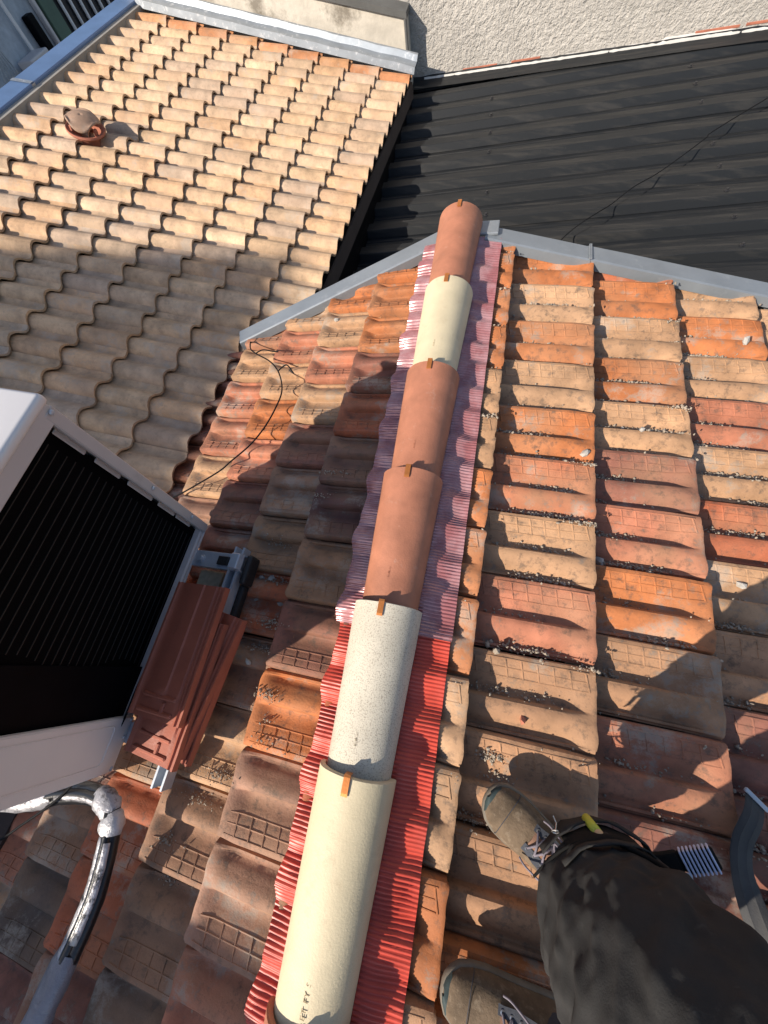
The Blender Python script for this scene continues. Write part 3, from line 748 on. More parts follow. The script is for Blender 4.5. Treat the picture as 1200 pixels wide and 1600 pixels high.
# ---- spare tiles stacked against the unit
def spare():
    b = MB(); w2, l2 = .100, .190
    prs = [(-w2, .006), (-.094, .012), (-.086, .012), (-.080, .007), (-.070, .006), (-.060, .0065), (-.034, .010), (-.030, .0105), (.012, .0115), (.016, .0075), (.024, .0065), (.056, .0095), (.062, .0095), (.066, .005), (.074, .004), (.077, .012), (.083, .013), (.086, .006), (.091, .006), (.094, .013), (w2, .013)]
    rows = []
    for y in (-l2, -l2 + .004, -.15, -.12, -.10, 0, .12, .17, l2 - .004, l2):
        flat = 1 - sstep(-.155, -.12, y)
        rows.append([Vector((x, y, lerp(h, .006 if abs(x) < .078 else h * .8, flat))) for x, h in prs])
    b.grid(rows); lo_ = [[p + Vector((0, 0, -.014)) for p in r] for r in (rows[0], rows[-1])]
    b.grid([rows[0], [Vector((p.x, p.y, -.008)) for p in rows[0]]]); b.grid([rows[-1], [Vector((p.x, p.y, -.008)) for p in rows[-1]]])
    b.grid([[r[0] for r in rows], [Vector((r[0].x, r[0].y, -.008)) for r in rows]]); b.grid([[r[-1] for r in rows], [Vector((r[-1].x, r[-1].y, -.008)) for r in rows]])
    b.add([(-w2, -l2, -.008), (w2, -l2, -.008), (w2, l2, -.008), (-w2, l2, -.008)], [(0, 3, 2, 1)])
    for yy, x0, x1, h in ((-.132, -.066, .060, .010), (-.172, -.070, .062, .010)):
        b.bbox(((x0 + x1) / 2, yy, h / 2 + .002), (x1 - x0, .012, h), .004, None, 1)
    b.bbox((.020, -.158, .007), (.014, .030, .008), .003, None, 1)
    return b.mesh('spare_tile', M['spare'], True, 35)
spm = spare()
for k, (x, y, dz, yaw, rx, ry, lb) in enumerate((
        (-.634, -.066, .150, .02, -.02, .06, 'clean red spare tile on top of the stack beside the air conditioner'),
        (-.616, -.165, .122, -.02, -.01, .03, 'clean red spare tile second from the top, sticking out with a sunlit end'),
        (-.590, -.130, .100, -.14, .0, .0, 'clean red spare tile turned askew, third in the stack'),
        (-.588, -.150, .080, -.08, .0, -.02, 'lowest clean red spare tile resting on the rail'))):
    o = link('spare_tile', spm, None, Matrix.Translation((x, y, zL(x) + dz)) @ Matrix.Rotation(yaw, 4, 'Z') @ Matrix.Rotation(-TH * 1.0 + ry, 4, 'Y') @ Matrix.Rotation(rx, 4, 'X'))
    tag(o, lb, 'tile', 'spare tiles stacked by the air conditioner')

# ---- insulated pipes
pipe = thing('insulated_pipe', 'black and silver taped pipe run leaving the air conditioner', 'pipe')
pp = smooth_path([(-1.40, -.66, -.15), (-1.05, -.572, -.10), (-.90, -.510, -.070), (-.790, -.478, -.045), (-.715, -.476, -.030), (-.672, -.500, -.022), (-.655, -.545, -.02), (-.640, -.65, -.02), (-.655, -.78, -.025), (-.675, -.90, -.03), (-.70, -1.05, -.04), (-.74, -1.3, -.05)], 6)
for dx, dz, r, mm in ((.016, .002, .0165, 'foam'), (-.013, .0, .0150, 'foam'), (.002, .015, .012, 'foam')):
    b = MB(); b.tube([p + Vector((dx * .7, -dx * .7, dz)) for p in pp], [r * (1 + .10 * noise.noise(Vector((i * .8, dx * 50, 0)))) for i in range(len(pp))], 12); b.build('pipe_insulation', M[mm], pipe, True)
def wrap(i0, i1, r0, nm='tape_wrap', mt='tape_clean'):
    b = MB(); sg_ = pp[i0:i1]; rows = []
    t_ = [(sg_[min(k + 1, len(sg_) - 1)] - sg_[max(k - 1, 0)]).normalized() for k in range(len(sg_))]
    for k, p in enumerate(sg_):
        up = Vector((0, 0, 1)); sd = t_[k].cross(up).normalized(); row = []
        for j in range(20):
            a = 2 * math.pi * j / 20; rr_ = r0 * (.80 if k in (0, len(sg_) - 1) else .95 if k in (1, len(sg_) - 2) else 1) * (1 + .14 * noise.noise(Vector((k * .9, math.cos(a) * 2, math.sin(a) * 2))))
            row.append(p + sd * math.cos(a) * rr_ * 1.22 + up * (math.sin(a) * rr_ * .95 + .005))
        rows.append(row)
    b.grid(rows, True); return b.build(nm, M[mt], pipe, True)
wrap(29, 36, .0260); wrap(21, 30, .0250, 'tape_wrap', 'tape'); wrap(47, 66, .0262, 'tape_sleeve', 'tape_grey'); wrap(4, 12, .0250, 'tape_wrap', 'tape')
for (i0, i1, off) in ((12, 24, .012), (35, 49, .012), (36, 47, -.012)):
    b = MB(); rows = []
    for k in range(i0, i1):
        t_ = (pp[k + 1] - pp[k - 1]).normalized(); sd = t_.cross(Vector((0, 0, 1))).normalized(); f_ = .5 + .5 * noise.noise(Vector((k * .7, off * 90, 0)))
        rows.append([pp[k] + sd * (off + q * (.004 + .007 * f_)) + Vector((0, 0, .0265 - 18 * (off + q * .009) ** 2)) for q in (-1, -.3, .4, 1)])
    b.grid(rows); o = b.build('tape_strip', M['tape'], pipe, True); o.modifiers.new('s', 'SOLIDIFY').thickness = .0012

# ---- cables
def cable(name, pts, r, label, m='cable', n=7):
    b = MB(); b.tube(smooth_path(pts, n), r, 6); o = b.build(name, M[m], None, True); return tag(o, label, 'cable')
cable('cable', [(-.745, -.10, -.02), (-.752, -.20, -.02), (-.765, -.31, -.03), (-.800, -.40, -.02), (-.86, -.50, -.03), (-.97, -.60, -.06), (-1.10, -.70, -.10), (-1.4, -.86, -.2)], .0035, 'thin black cable running from the air conditioner over the pipes')
cable('cable', [(-1.045, 1.385, -.235), (-1.02, 1.35, -.185), (-.985, 1.285, -.165), (-.933, 1.244, -.155), (-.83, 1.18, -.135), (-.747, 1.095, -.112), (-.70, 1.0, -.110), (-.698, .912, -.110), (-.72, .81, -.115), (-.761, .723, -.122), (-.83, .645, -.135), (-.88, .60, -.150), (-1.004, .513, -.170), (-1.08, .476, -.19), (-1.16, .44, -.21)], .0032, 'black cable curling across the sunlit tiles of the left slope')
cable('cable', [(-.933, 1.244, -.150), (-.90, 1.26, -.145), (-.83, 1.235, -.128), (-.80, 1.23, -.125)], .003, 'short stray cable end nearest the zinc strip on the left slope')
cable('cable', [(-.747, 1.098, -.104), (-.70, 1.11, -.08), (-.66, 1.075, -.09)], .003, 'short curled cable end beside the long cable on the left slope')
cable('cable', [(.36, 2.30, -.50), (.503, 2.72, -.622), (.60, 2.82, -.60), (.709, 2.93, -.60), (.80, 3.06, -.63), (.922, 3.17, -.60), (1.10, 3.36, -.62), (1.365, 3.64, -.60), (1.42, 3.72, -.60), (1.75, 4.05, -.61), (2.2, 4.45, -.6)], .0035, 'thin black cable lying across the black metal roof')

# ---- webbing strap lower right
def strip(path, wid, th, m, name, parent=None, twist=None):
    pth = smooth_path(path, 6); b = MB(); rows = []
    n = len(pth)
    for i, p in enumerate(pth):
        t = (pth[min(i + 1, n - 1)] - pth[max(i - 1, 0)]).normalized(); a = twist(i / (n - 1)) if twist else 0
        sd = t.cross(Vector((0, 0, 1))).normalized(); sd = Quaternion(t, a) @ sd; up = sd.cross(t)
        row = []
        for q, h in ((-1, 0), (-.92, 1), (-.45, .8), (-.40, 1.25), (-.3, .8), (.3, .8), (.40, 1.25), (.45, .8), (.92, 1), (1, 0), (.9, -1), (-.9, -1)):
            row.append(p + sd * wid / 2 * q + up * th * h)
        rows.append(row)
    b.loft(rows); return b.build(name, M[m], parent, True, 50)
strap = thing('strap', 'black webbing strap with a metal end lying on the tiles at the right edge', 'strap')
strip([(.890, -.122, -.165), (.870, -.155, -.145), (.838, -.205, -.135), (.830, -.255, -.135), (.840, -.305, -.140), (.853, -.355, -.135), (.872, -.415, -.13), (.92, -.50, -.13), (1.0, -.60, -.14)], .052, .0022, 'webbing', 'webbing', strap, lambda t: -.25 + .9 * sstep(.35, .75, t))
b = MB(); m = Matrix.Translation((.893, -.117, -.163)) @ Matrix.Rotation(R_(-38), 4, 'Z') @ Matrix.Rotation(R_(10), 4, 'Y'); b.bbox((0, 0, 0), (.062, .010, .008), .002, m, 1); b.build('strap_end', M['alu'], strap)
strip([(.885, -.36, -.155), (.892, -.42, -.158), (.90, -.50, -.16), (.92, -.6, -.165)], .02, .002, 'webbing', 'webbing', strap)

# ================================================================== PERSON
per = thing('person', 'person in dusty black work trousers and brown lace-up boots standing on the right slope', 'person')
def ring(c, rx, ry, ax, ay, n=20, wob=0, seed=0, sq=1.0):
    out = []
    for k in range(n):
        a = 2 * math.pi * k / n; ca, sa = math.cos(a), math.sin(a)
        r = 1 + wob * noise.noise(Vector((ca * 2.1 + seed, sa * 2.1, c.z * 16 + seed)))
        out.append(c + ax * (rx * r * math.copysign(abs(ca) ** sq, ca)) + ay * (ry * r * math.copysign(abs(sa) ** sq, sa)))
    return out
FW = Vector((-.86, .50, 0)).normalized(); SD = Vector((.50, .86, 0)).normalized()      # facing / side (+SD is towards the far boot)
def leg(b, pts, seed):
    NS = 22; pth = smooth_path([p for p, *_ in pts], NS); rs = []
    for i in range(len(pts) - 1):
        for k in range(NS): rs.append((lerp(pts[i][1], pts[i + 1][1], k / NS), lerp(pts[i][2], pts[i + 1][2], k / NS)))
    rs.append(pts[-1][1:3]); rows = []
    for i, p in enumerate(pth):
        t = (pth[min(i + 1, len(pth) - 1)] - pth[max(i - 1, 0)]).normalized(); ay = (SD - t * SD.dot(t)).normalized(); ax = ay.cross(t)
        row = []; z = p.z; A1 = lerp(.20, .085, sstep(.07, .22, z)); 
        for k in range(64):
            a = 2 * math.pi * k / 64; ca, sa = math.cos(a), math.sin(a)
            f = A1 * noise.noise(Vector((ca * 1.3 + seed, sa * 1.3, z * 30 + 2.2 * ca + 1.4 * sa))) + .050 * noise.noise(Vector((ca * 3.2, sa * 3.2 + seed, z * 5))) + .035 * noise.noise(Vector((ca * 1.6 + 9, sa * 1.6, z * 16 - 5 * sa)))
            f += .060 * max(0, 1 - 5 * abs(noise.noise(Vector((ca * 1.7 + 4, sa * 1.7, z * 15 + 3 * ca + 2 * sa))))) + .035 * max(0, 1 - 6 * abs(noise.noise(Vector((ca * 3 + 8, sa * 3, z * 7 - 4 * sa)))))
            row.append(p + ax * rs[i][0] * (1 + f) * ca + ay * rs[i][1] * (1 + f) * sa)
        rows.append(row)
    b.loft(rows)
V = Vector
tr = MB()
leg(tr, [(V((.470, -.338, .050)), .060, .062), (V((.462, -.334, .085)), .078, .086), (V((.456, -.318, .14)), .094, .114), (V((.456, -.314, .24)), .096, .126), (V((.472, -.322, .38)), .100, .130), (V((.51, -.375, .56)), .108, .125), (V((.555, -.445, .74)), .120, .115)], 1)
leg(tr, [(V((.485, -.585, .03)), .056, .056), (V((.485, -.588, .07)), .070, .070), (V((.49, -.60, .20)), .076, .078), (V((.52, -.615, .38)), .084, .086), (V((.55, -.62, .56)), .094, .098), (V((.585, -.60, .74)), .115, .112)], 5)
tr.loft([ring(V((.565, -.52, z)), rx, ry, FW, SD, 28, .04, 3) for z, rx, ry in ((.66, .11, .17), (.74, .13, .19), (.82, .135, .195), (.92, .125, .185), (.98, .12, .175))])
tro = tr.build('trousers', M['cloth'], per, True)
md = tro.modifiers.new('r', 'REMESH'); md.mode = 'VOXEL'; md.voxel_size = .005; md.use_smooth_shade = True
md = tro.modifiers.new('s', 'SMOOTH'); md.factor = .5; md.iterations = 1
tx = bpy.data.textures.new('folds', 'CLOUDS'); tx.noise_scale = .055; tx.noise_depth = 1
md = tro.modifiers.new('d', 'DISPLACE'); md.texture = tx; md.strength = .008; md.mid_level = .5; md.texture_coords = 'LOCAL'
tx2 = bpy.data.textures.new('creases', 'CLOUDS'); tx2.noise_scale = .02; tx2.noise_depth = 1
md = tro.modifiers.new('d2', 'DISPLACE'); md.texture = tx2; md.strength = .002; md.mid_level = .5; md.texture_coords = 'LOCAL'
jk = MB()
jk.loft([ring(V((.565 - .02 * k, -.52 + .008 * k, .93 + .065 * k)), rx, ry, FW, SD, 28, .05, 7) for k, (rx, ry) in enumerate(((.135, .19), (.14, .20), (.14, .205), (.14, .21), (.14, .22), (.135, .22), (.12, .20), (.09, .14), (.065, .08)))])
SHR = V((.44, -.47, 1.36)) + SD * .19; SHL = V((.44, -.47, 1.36)) - SD * .19
ELR = V((.50, -.22, 1.15)); ELL = V((.36, -.60, 1.12)); HAR = V((.30, -.085, 1.13)); HAL = V((.17, -.30, 1.14))
for a, e, h in ((SHR, ELR, HAR), (SHL, ELL, HAL)):
    h2 = e.lerp(h, .80)
    jk.tube(smooth_path([a, a.lerp(e, .5), e, e.lerp(h2, .5), h2], 5), [lerp(.062, .042, k / 20) for k in range(21)], 16)
jko = jk.build('jacket', M['jacket'], per, True)
md = jko.modifiers.new('r', 'REMESH'); md.mode = 'VOXEL'; md.voxel_size = .012; md.use_smooth_shade = True
md = jko.modifiers.new('d', 'DISPLACE'); md.texture = tx; md.strength = .016; md.texture_coords = 'LOCAL'
bd = MB()
HC = V((.385, -.43, 1.60))
bd.loft([ring(V((.42, -.455, 1.30)).lerp(HC + V((0, 0, -.08)), t), .055, .058, FW, SD, 20) for t in (0, .35, .7, 1)])
bd.loft([ring(HC + FW * (.02 * math.sin(k)) * 0 + V((0, 0, z)), rx, ry, FW, SD, 24) for k, (z, rx, ry) in enumerate(((-.125, .03, .025), (-.11, .062, .046), (-.075, .082, .062), (-.03, .092, .070), (.02, .098, .075), (.06, .095, .074), (.095, .075, .060), (.115, .03, .025)))])
bd.tube([HC + FW * .085 + V((0, 0, .01)), HC + FW * .112 + V((0, 0, -.028)), HC + FW * .09 + V((0, 0, -.036))], [.009, .014, .010], 8)
for s_ in (-1, 1):
    bd.tube([HC + SD * s_ * .070 + V((0, 0, .015)), HC + SD * s_ * .083 + V((0, 0, .0)), HC + SD * s_ * .072 + V((0, 0, -.03))], [.012, .016, .010], 8)
for a, e, h, sgn in ((SHR, ELR, HAR, 1), (SHL, ELL, HAL, -1)):
    dr = (h - e).normalized(); wr = e.lerp(h, .78); si = dr.cross(V((0, 0, 1))).normalized()
    bd.tube([a, e, wr, h], [.045, .036, .026, .028], 12)
    palm = h + dr * .04; bd.tube([h - dr * .01, palm, palm + dr * .03], [.028, .038, .034], 12)
    for k in range(4):
        o0 = palm + dr * .025 + si * (-.03 + .02 * k); ln = (.062, .074, .070, .054)[k]
        bd.tube([o0, o0 + dr * ln * .45 + V((0, 0, -.004)), o0 + dr * ln * .75 + V((0, 0, -.02)), o0 + dr * ln * .8 + V((0, 0, -.042))], [.009, .0088, .008, .007], 8)
    o0 = h + si * sgn * -.03 + dr * .01; bd.tube([o0, o0 + dr * .03 - si * sgn * .018 + V((0, 0, .004)), o0 + dr * .06 - si * sgn * .020], [.011, .010, .008], 8)
bdo = bd.build('body', M['skin'], per, True)
md = bdo.modifiers.new('r', 'REMESH'); md.mode = 'VOXEL'; md.voxel_size = .006; md.use_smooth_shade = True
hr = MB(); hr.loft([ring(HC - FW * .012 + V((0, 0, z)), rx, ry, FW, SD, 24, .12, 4) for z, rx, ry in ((-.03, .088, .078), (.02, .098, .082), (.06, .100, .081), (.10, .080, .066), (.125, .03, .028))]); hr.build('hair', M['hair'], per, True)

# ---- boots
def boot(name, toe, ankle, zt, seed, label):
    """toe, ankle: plan points (Vector xy); built in a local frame with +x towards the toe"""
    d = (toe - ankle); L = .285; d.normalize()
    heel = toe - d * L
    def zR(p): return -p.x * TT + .006
    X = V((d.x, d.y, (zR(toe) - zR(heel)) / L)).normalized(); Yv = V((0, 0, 1)).cross(X).normalized(); Z = X.cross(Yv)
    m = Matrix((X, Yv, Z)).transposed().to_4x4(); m.translation = V((heel.x, heel.y, zR(heel) + zt))
    bt = MB(); rows = []
    # (x, half width, top height, y shift)
    st = [(.004, .022, .060, 0), (.014, .034, .085, 0), (.04, .039, .098, 0), (.08, .041, .102, 0), (.11, .042, .098, 0), (.14, .044, .086, .001), (.17, .047, .073, .002), (.20, .050, .063, .003), (.23, .049, .058, .004), (.255, .043, .053, .004), (.272, .032, .044, .003), (.281, .018, .034, .002), (.284, .006, .026, .002)]
    for x, hw_, top, ys in st:
        r = []
        for k in range(25):
            a = math.pi * k / 24; ca, sa = math.cos(a), math.sin(a)
            wd = hw_ * math.copysign(abs(ca) ** .62, ca); hh = .022 + (top - .022) * abs(sa) ** .78
            wr = .0030 * noise.noise(V((x * 42, ca * 2.2, seed))) * sstep(.10, .16, x) * (1 - sstep(.22, .25, x))
            r.append(V((x, ys + wd, hh + wr)))
        rows.append(r)
    bt.grid(rows); rows_b = rows
    o = bt.build(name, M['suede'], per, True, None, m); o['label'] = label
    # shaft
    b = MB(); rg = []
    for z, cx, rx, ry in ((.055, .070, .066, .040), (.085, .068, .060, .041), (.110, .062, .054, .041), (.135, .058, .052, .042), (.150, .056, .054, .044), (.152, .056, .050, .040), (.12, .056, .045, .036)):
        rg.append(ring(V((cx, 0, z)), rx, ry, V((1, 0, 0)), V((0, 1, 0)), 28, .03, seed))
    b.loft(rg, False); b.build('boot_shaft', M['boot_blue'], o, True)
    b = MB(); rg = []
    for z, e in ((0, .000), (.005, .0025), (.018, .003), (.022, .000)):
        rg.append([V((x + (e if 0 < x and x > .2 else -e if x < .03 else 0), ys + s_ * (hw_ * 1.02 + e), z + (.004 if x > .26 else 0))) for s_ in (1,) for x, hw_, top, ys in st] + [V((x + (e if x > .2 else -e if x < .03 else 0), ys - (hw_ * 1.02 + e), z + (.004 if x > .26 else 0))) for x, hw_, top, ys in reversed(st)])
    b.loft(rg); b.build('sole', M['boot_sole'], o, True, 50)
    b = MB(); rows = []      # rubber toe bumper
    for x, hw_, top, ys in st[-3:]:
        rows.append([V((x + .0015, ys + hw_ * 1.04 * math.cos(a), .020 + .019 * math.sin(a) ** .5 if 0 < a < math.pi else .020)) for a in [math.pi * k / 16 for k in range(17)]])
    b.grid(rows); b.build('toe_bumper', M['bumper'], o, True)
    for xs_, k0, k1 in ((.230, 0, 24),):
        i0 = min(range(len(st)), key=lambda q: abs(st[q][0] - xs_)); r0_ = rows_b[i0]
        b = MB(); b.tube([p + V((.012 * math.sin(math.pi * k / 24), 0, .0012)) for k, p in enumerate(r0_)], .0008, 5); b.build('seam', M['boot_blue'], o, True)
    # tongue and laces over the instep
    def top(x):
        for (a, _, t1, _), (c, _, t2, _) in zip(st, st[1:]):
            if a <= x <= c: return lerp(t1, t2, (x - a) / (c - a))
        return .1
    b = MB(); rows = []
    for x in (.100, .112, .13, .15, .17, .185): rows.append([V((x, q * .017, top(x) + .005 - abs(q) * .004)) for q in (-1, -.5, 0, .5, 1)])
    rows.insert(0, [V((.098, q * .018, .155)) for q in (-1, -.5, 0, .5, 1)])
    b.grid(rows); b.build('tongue', M['tongue'], o, True)
    b = MB(); ev = MB(); xs = [.182, .166, .150, .134, .118, .108]
    zz = [top(x) for x in xs[:-1]] + [.135]
    for k in range(5):
        for s_ in (-1, 1):
            p0 = V((xs[k], s_ * .020, zz[k] + .002)); p1 = V((xs[k + 1], -s_ * .020, zz[k + 1] + .002))
            b.tube(smooth_path([p0, p0.lerp(p1, .5) + V((.002, 0, .010)), p1], 5), .0024, 6)
    for k in range(6):
        for s_ in (-1, 1): ev.lathe((xs[k], s_ * .021, zz[k] - .001), [(.0045, 0), (.0045, .003), (.002, .0035)], 8)
    kn = V((.118, 0, .122))
    for a in (-1, 1):
        b.tube(smooth_path([kn, kn + V((.022, .026 * a, .012)), kn + V((.045, .030 * a, -.014)), kn + V((.030, .010 * a, -.006)), kn + V((.004, .002 * a, .004))], 7), .0022, 6)
        b.tube(smooth_path([kn, kn + V((.02, .034 * a, .004)), kn + V((.052, .046 * a, -.034)), kn + V((.066, .044 * a, -.052))], 6), .0021, 6)
    b.build('laces', M['lace'], o, True); ev.build('eyelets', M['eyelet'], o, False)['kind'] = 'stuff'
    b = MB(); rows = []      # lace guard panels
    for s_ in (-1, 1):
        rows = []
        for x in (.102, .12, .14, .16, .18, .19): rows.append([V((x, s_ * yy, top(x) + .0028 - (abs(yy) - .016) * .22)) for yy in (.015, .020, .027, .034 if x < .17 else .030)])
        b.grid(rows)
    b.build('lace_panel', M['boot_blue'], o, True)
    return o
boot('boot', V((.262, -.214, 0)), V((.430, -.318, 0)), .016, 3, 'dusty brown boot farther from the bottom edge, toe towards the ridge')
boot('boot', V((.198, -.562, 0)), V((.45, -.585, 0)), .014, 8, 'dusty brown boot at the bottom edge, partly in shade')

# ---- trouser details: pocket mouth, flap, zip, tools
def on_leg(z, ang, off):
    """point on the front leg's surface: ang from facing direction towards the far side"""
    c = V((.456, -.314, z)).lerp(V((.51, -.375, .56)), max(0, (z - .24) / .32) ** 1.3) if z > .24 else V((.456, -.318, z))
    return c + FW * math.cos(ang) * (.096 + off) + SD * math.sin(ang) * (.122 + off)
def patch(name, m, zs, a0, a1, off, n=14, th=.003, wob=.004, seed=0):
    b = MB(); rows = []
    for z in zs:
        rows.append([on_leg(z + .012 * noise.noise(V((k * .3, seed, 1))), R_(lerp(a0, a1, k / n)), off + wob * noise.noise(V((k * .5, z * 30, seed)))) for k in range(n + 1)])
    b.grid(rows); o = b.build(name, M[m], per, True); md = o.modifiers.new('s', 'SOLIDIFY'); md.thickness = th; return o
patch('pocket', 'cloth_dark', [.125, .15, .18, .205], 20, 118, .008, seed=2)
patch('pocket_flap', 'cloth', [.10, .118, .135], 0, 125, .016, wob=.008, seed=3)
patch('pocket_hem', 'cloth', [.208, .216, .226], 10, 120, .012, seed=4)
patch('pocket_lining', 'blue_cloth', [.275, .30, .325], 92, 108, .010, seed=5)
patch('zip', 'cloth_dark', [.262, .268, .33, .336], 84, 92, .011, 4, seed=6)
patch('zip', 'cloth_dark', [.262, .268, .33, .336], 108, 116, .011, 4, seed=6)
b = MB(); p0 = on_leg(.255, R_(100), .014); b.bbox(p0, (.018, .012, .008), .002, None, 1); b.tube([p0 + V((.006 * math.cos(a), .006 * math.sin(a) + .006, .006)) for a in [2 * math.pi * k / 10 for k in range(11)]], .0014, 5, False); b.build('zip_puller', M['eyelet'], per)
b = MB(); p0 = on_leg(.135, R_(18), .022); b.tube([p0 + V((.006 * math.cos(a), .004 * math.sin(a), .007 * math.sin(a))) for a in [2 * math.pi * k / 12 for k in range(13)]], .0012, 5, False); b.tube([p0, p0 + V((.004, .012, -.012)), p0 + V((0, .02, -.02))], .0013, 5); b.build('pocket_ring', M['eyelet'], per)
def piping(pts, r, name='seam'):
    b = MB(); b.tube(smooth_path([on_leg(z, R_(a), .006) for z, a in pts], 8), r, 6); b.build(name, M['cloth_dark'], per, True)
piping([(.215, 60), (.235, 72), (.26, 84), (.30, 88), (.36, 86), (.44, 80)], .0042)
piping([(.255, 112), (.28, 104), (.33, 99), (.40, 95), (.46, 93)], .0032)
piping([(.10, 128), (.20, 126), (.32, 122), (.45, 118)], .0026)
piping([(.11, -20), (.16, 10), (.18, 35), (.185, 60)], .0026)
pen = thing('pencil', 'stubby yellow-banded carpenter pencil poking out of the trouser pocket', 'pencil')
pa = on_leg(.135, R_(48), .012); pd = V((.16, -.20, 1)).normalized(); 
b = MB(); b.tube([pa - pd * .02, pa + pd * .030], .0085, 10); b.build('barrel', M['yellow'], pen, True)
b = MB(); b.tube([pa + pd * .030, pa + pd * .046, pa + pd * .060], [.0085, .0078, .003], 10); b.build('tip', M['wood'], pen, True)
to = thing('striped_tool', 'black sleeve with a blue-white ribbed end in the trouser pocket', 'tool')
ta = on_leg(.165, R_(104), .006); td = V((.62, .34, .28)).normalized(); si = td.cross(V((0, 0, 1))).normalized(); up = si.cross(td)
FM = Matrix((td, si, up)).transposed().to_4x4(); FM.translation = ta
b = MB(); b.bbox((.0, 0, 0), (.08, .034, .016), .004, FM); b.build('sleeve', M['cloth_dark'], to)
for k in range(8):
    b = MB(); b.bbox((.045 + .0062 * k, 0, .0), (.0034, .036, .019), .0012, FM, 1); b.build('rib', M['stripe'], to)
b = MB(); b.bbox((.066, 0, 0), (.056, .031, .014), .003, FM, 1); b.build('core', M['cloth_dark'], to)

# ================================================================== UNSEEN BLOCKERS added off-frame to shade the lower left
nb = thing('shade_building', 'unseen tall building added outside the picture on the left to shade the sandy roof', 'building')
b = MB(); b.box((-15.78, -13.9, 1.65), (10.0, 10.0, 16.7)); b.build('wall', M['facade'], nb)  # unseen building, placed and sized so its soft shadow falls on the tan roof
b = MB(); b.bbox((-15.78, -13.9, 10.03), (10.1, 10.1, .06), .01); b.build('wall_cap', M['slate'], nb)
ch = thing('shade_block', 'unseen square block added outside the picture at the bottom to shade the left slope', 'shade_block')
b = MB(); b.bbox((-1.45, -2.05, .10), (.95, .80, 1.35), .015); b.build('stack', M['parapet'], ch)  # unseen block, added for the shade it casts on the near left slope
b = MB(); b.bbox((-1.45, -2.05, .80), (1.05, .90, .06), .012); b.build('cap', M['slate'], ch)

# ================================================================== DEBRIS
def lump(rnd, c, r, flat=.6):
    bm = bmesh.new(); bmesh.ops.create_icosphere(bm, subdivisions=1, radius=1)
    q = Quaternion((rnd.uniform(-1, 1), rnd.uniform(-1, 1), rnd.uniform(-1, 1), rnd.uniform(-1, 1))).normalized(); sx, sy = rnd.uniform(.6, 1.3), rnd.uniform(.6, 1.1)
    vs = []
    for v in bm.verts:
        p = v.co * rnd.uniform(.72, 1.2); p = Vector((p.x * sx, p.y * sy, p.z * flat)); p = q @ p; vs.append(Vector(c) + p * r)
    bm.verts.index_update(); fs = [[v.index for v in f.verts] for f in bm.faces]; bm.free(); return vs, fs
def tile_top(side, x, y, s_lows, y0s, d):
    s = abs(x) / math.cos(TH)
    for k, sl in enumerate(s_lows):
        if s <= sl:
            y0 = y0s[k]; u = 1 - ((y - y0) / W) % 1 if side > 0 else ((y - y0) / W) % 1
            base = -.012 - (.053 if side > 0 else .034) / d * (sl - s)
            return -s * math.sin(TH) + (base + prof(u)) * 1.0, u
    return -s * math.sin(TH), 0
RS = [.207, .539, .871, 1.203]; RY = [.2285, 1.158, .626, .713]; LS = [.175, .405, .635, .865, 1.095]; LY = [1.05, .981, 1.063, 1.215, 1.14]
rd_ = random.Random(21)
ico_b = MB()
def scatter(side, cx, cy, n, lx, ly, rmin, rmax):
    for _ in range(n):
        x = cx + rd_.gauss(0, lx); y = cy + rd_.gauss(0, ly)
        if side > 0: z, u = tile_top(1, x, y, RS, RY, dR)
        else: z, u = tile_top(-1, x, y, LS, LY, dL)
        r = rmin + (rmax - rmin) * rd_.random() ** 3
        ico_b.add(*lump(rd_, (x, y, z + r * .35 + .0050), r))
for ci, (sl, y0) in enumerate(zip(RS[1:], RY[1:])):
    for j in range(-6, 9):
        ylow = y0 - W * j
        if not (-.45 < ylow < 1.62): continue
        far = sstep(.1, .9, ylow)
        for uc in (.50, .94):
            yc = ylow + W * (1 - uc)
            amt = rd_.random() * (.35 + .9 * far)
            sx0 = sl - dR * rd_.uniform(.25, .95)
            n = int(460 * amt)
            if rd_.random() < .25: n = int(n * .2)
            scatter(1, (sx0) * math.cos(TH), yc, n, .062, .0065, .0017, .0066)
            scatter(1, (sl - dR + .045) * math.cos(TH), yc, int(26 * rd_.random() * (.4 + far)), .018, .008, .0024, .0070)
for (x, y, n) in ((.27, -.155, 90), (.235, -.30, 60), (.30, -.20, 30), (.26, -.62, 40)): scatter(1, x, y, n, .018, .008, .0018, .0055)
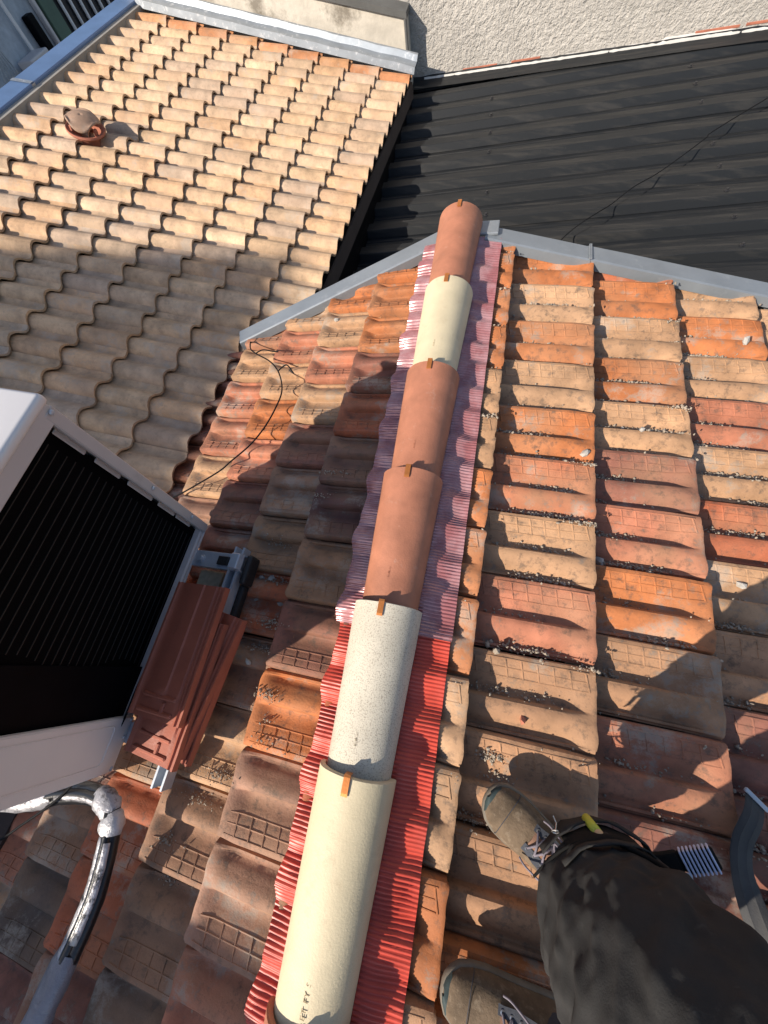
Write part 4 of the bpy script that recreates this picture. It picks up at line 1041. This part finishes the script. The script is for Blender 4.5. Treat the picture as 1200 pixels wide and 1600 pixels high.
for (x, y, n) in ((-.43, .06, 90), (-.44, -.02, 80), (-.37, -.14, 70), (-.38, -.20, 90), (-.45, -.37, 60), (-.50, -.44, 60), (-.57, -.55, 50), (-.46, .20, 50), (-.50, .33, 40), (-.40, .52, 40), (-.35, .60, 30), (-.38, .50, 40), (-.62, -.45, 30), (-.33, -.26, 20), (-.52, -.63, 30)): scatter(-1, x, y, int(n * 1.1), .028, .008, .0016, .0050)
o = ico_b.build('mortar_crumbs', M['crumb'], None); o['kind'] = 'stuff'; o['label'] = 'grey mortar crumbs and grit lying in the tile channels'; o['category'] = 'debris'
def stone(side, x, y, r, label, m='stone'):
    z = tile_top(side, x, y, RS if side > 0 else LS, RY if side > 0 else LY, dR if side > 0 else dL)[0]
    b = MB(); b.add(*lump(rd_, (0, 0, 0), r, .7)); o = b.build('stone', M[m], None, False, None, Matrix.Translation((x, y, z + r * .45))); tag(o, label, 'stone', 'loose stones on the tiles')
stone(1, .354, 1.676, .016, 'pale stone on the farthest orange tile below the zinc strip')
stone(1, .494, .778, .019, 'whitish stone on the lower corner of an orange tile')
stone(1, .558, .432, .020, 'whitish stone at the edge of the second tile course')
stone(1, .690, .923, .014, 'grey stone in a channel of the far second course')
stone(1, .640, .945, .010, 'small grey stone beside a larger one in the far second course')
stone(1, .970, .435, .017, 'angular buff stone on the third tile course')
stone(1, 1.098, 1.413, .020, 'white rubble lump on the far third course')
stone(1, .345, -.055, .012, 'small brown stone on the buff tile beyond the boot', 'brick_red')
stone(1, .262, .10, .013, 'pinkish stone at the upper end of a buff tile', 'crumb')
stone(1, .240, .115, .011, 'dark pebble at the upper end of a buff tile', 'crumb')
stone(-1, -.493, .206, .014, 'bluish-white stone on the shaded dark red tile near the bracket')
stone(-1, -.530, .202, .012, 'grey stone left of the whitish one near the bracket')
stone(-1, -.525, .125, .010, 'small white stone above the spare tiles')
stone(-1, -.430, .125, .012, 'white stone on the shaded tile right of the spare tiles')
stone(-1, -.551, 1.403, .013, 'dark grey stone on a buff tile below the zinc strip')
stone(-1, -.464, -.068, .013, 'buff stone among grit in a shaded channel')
print('objects', len(bpy.data.objects), 'tan', cnt)
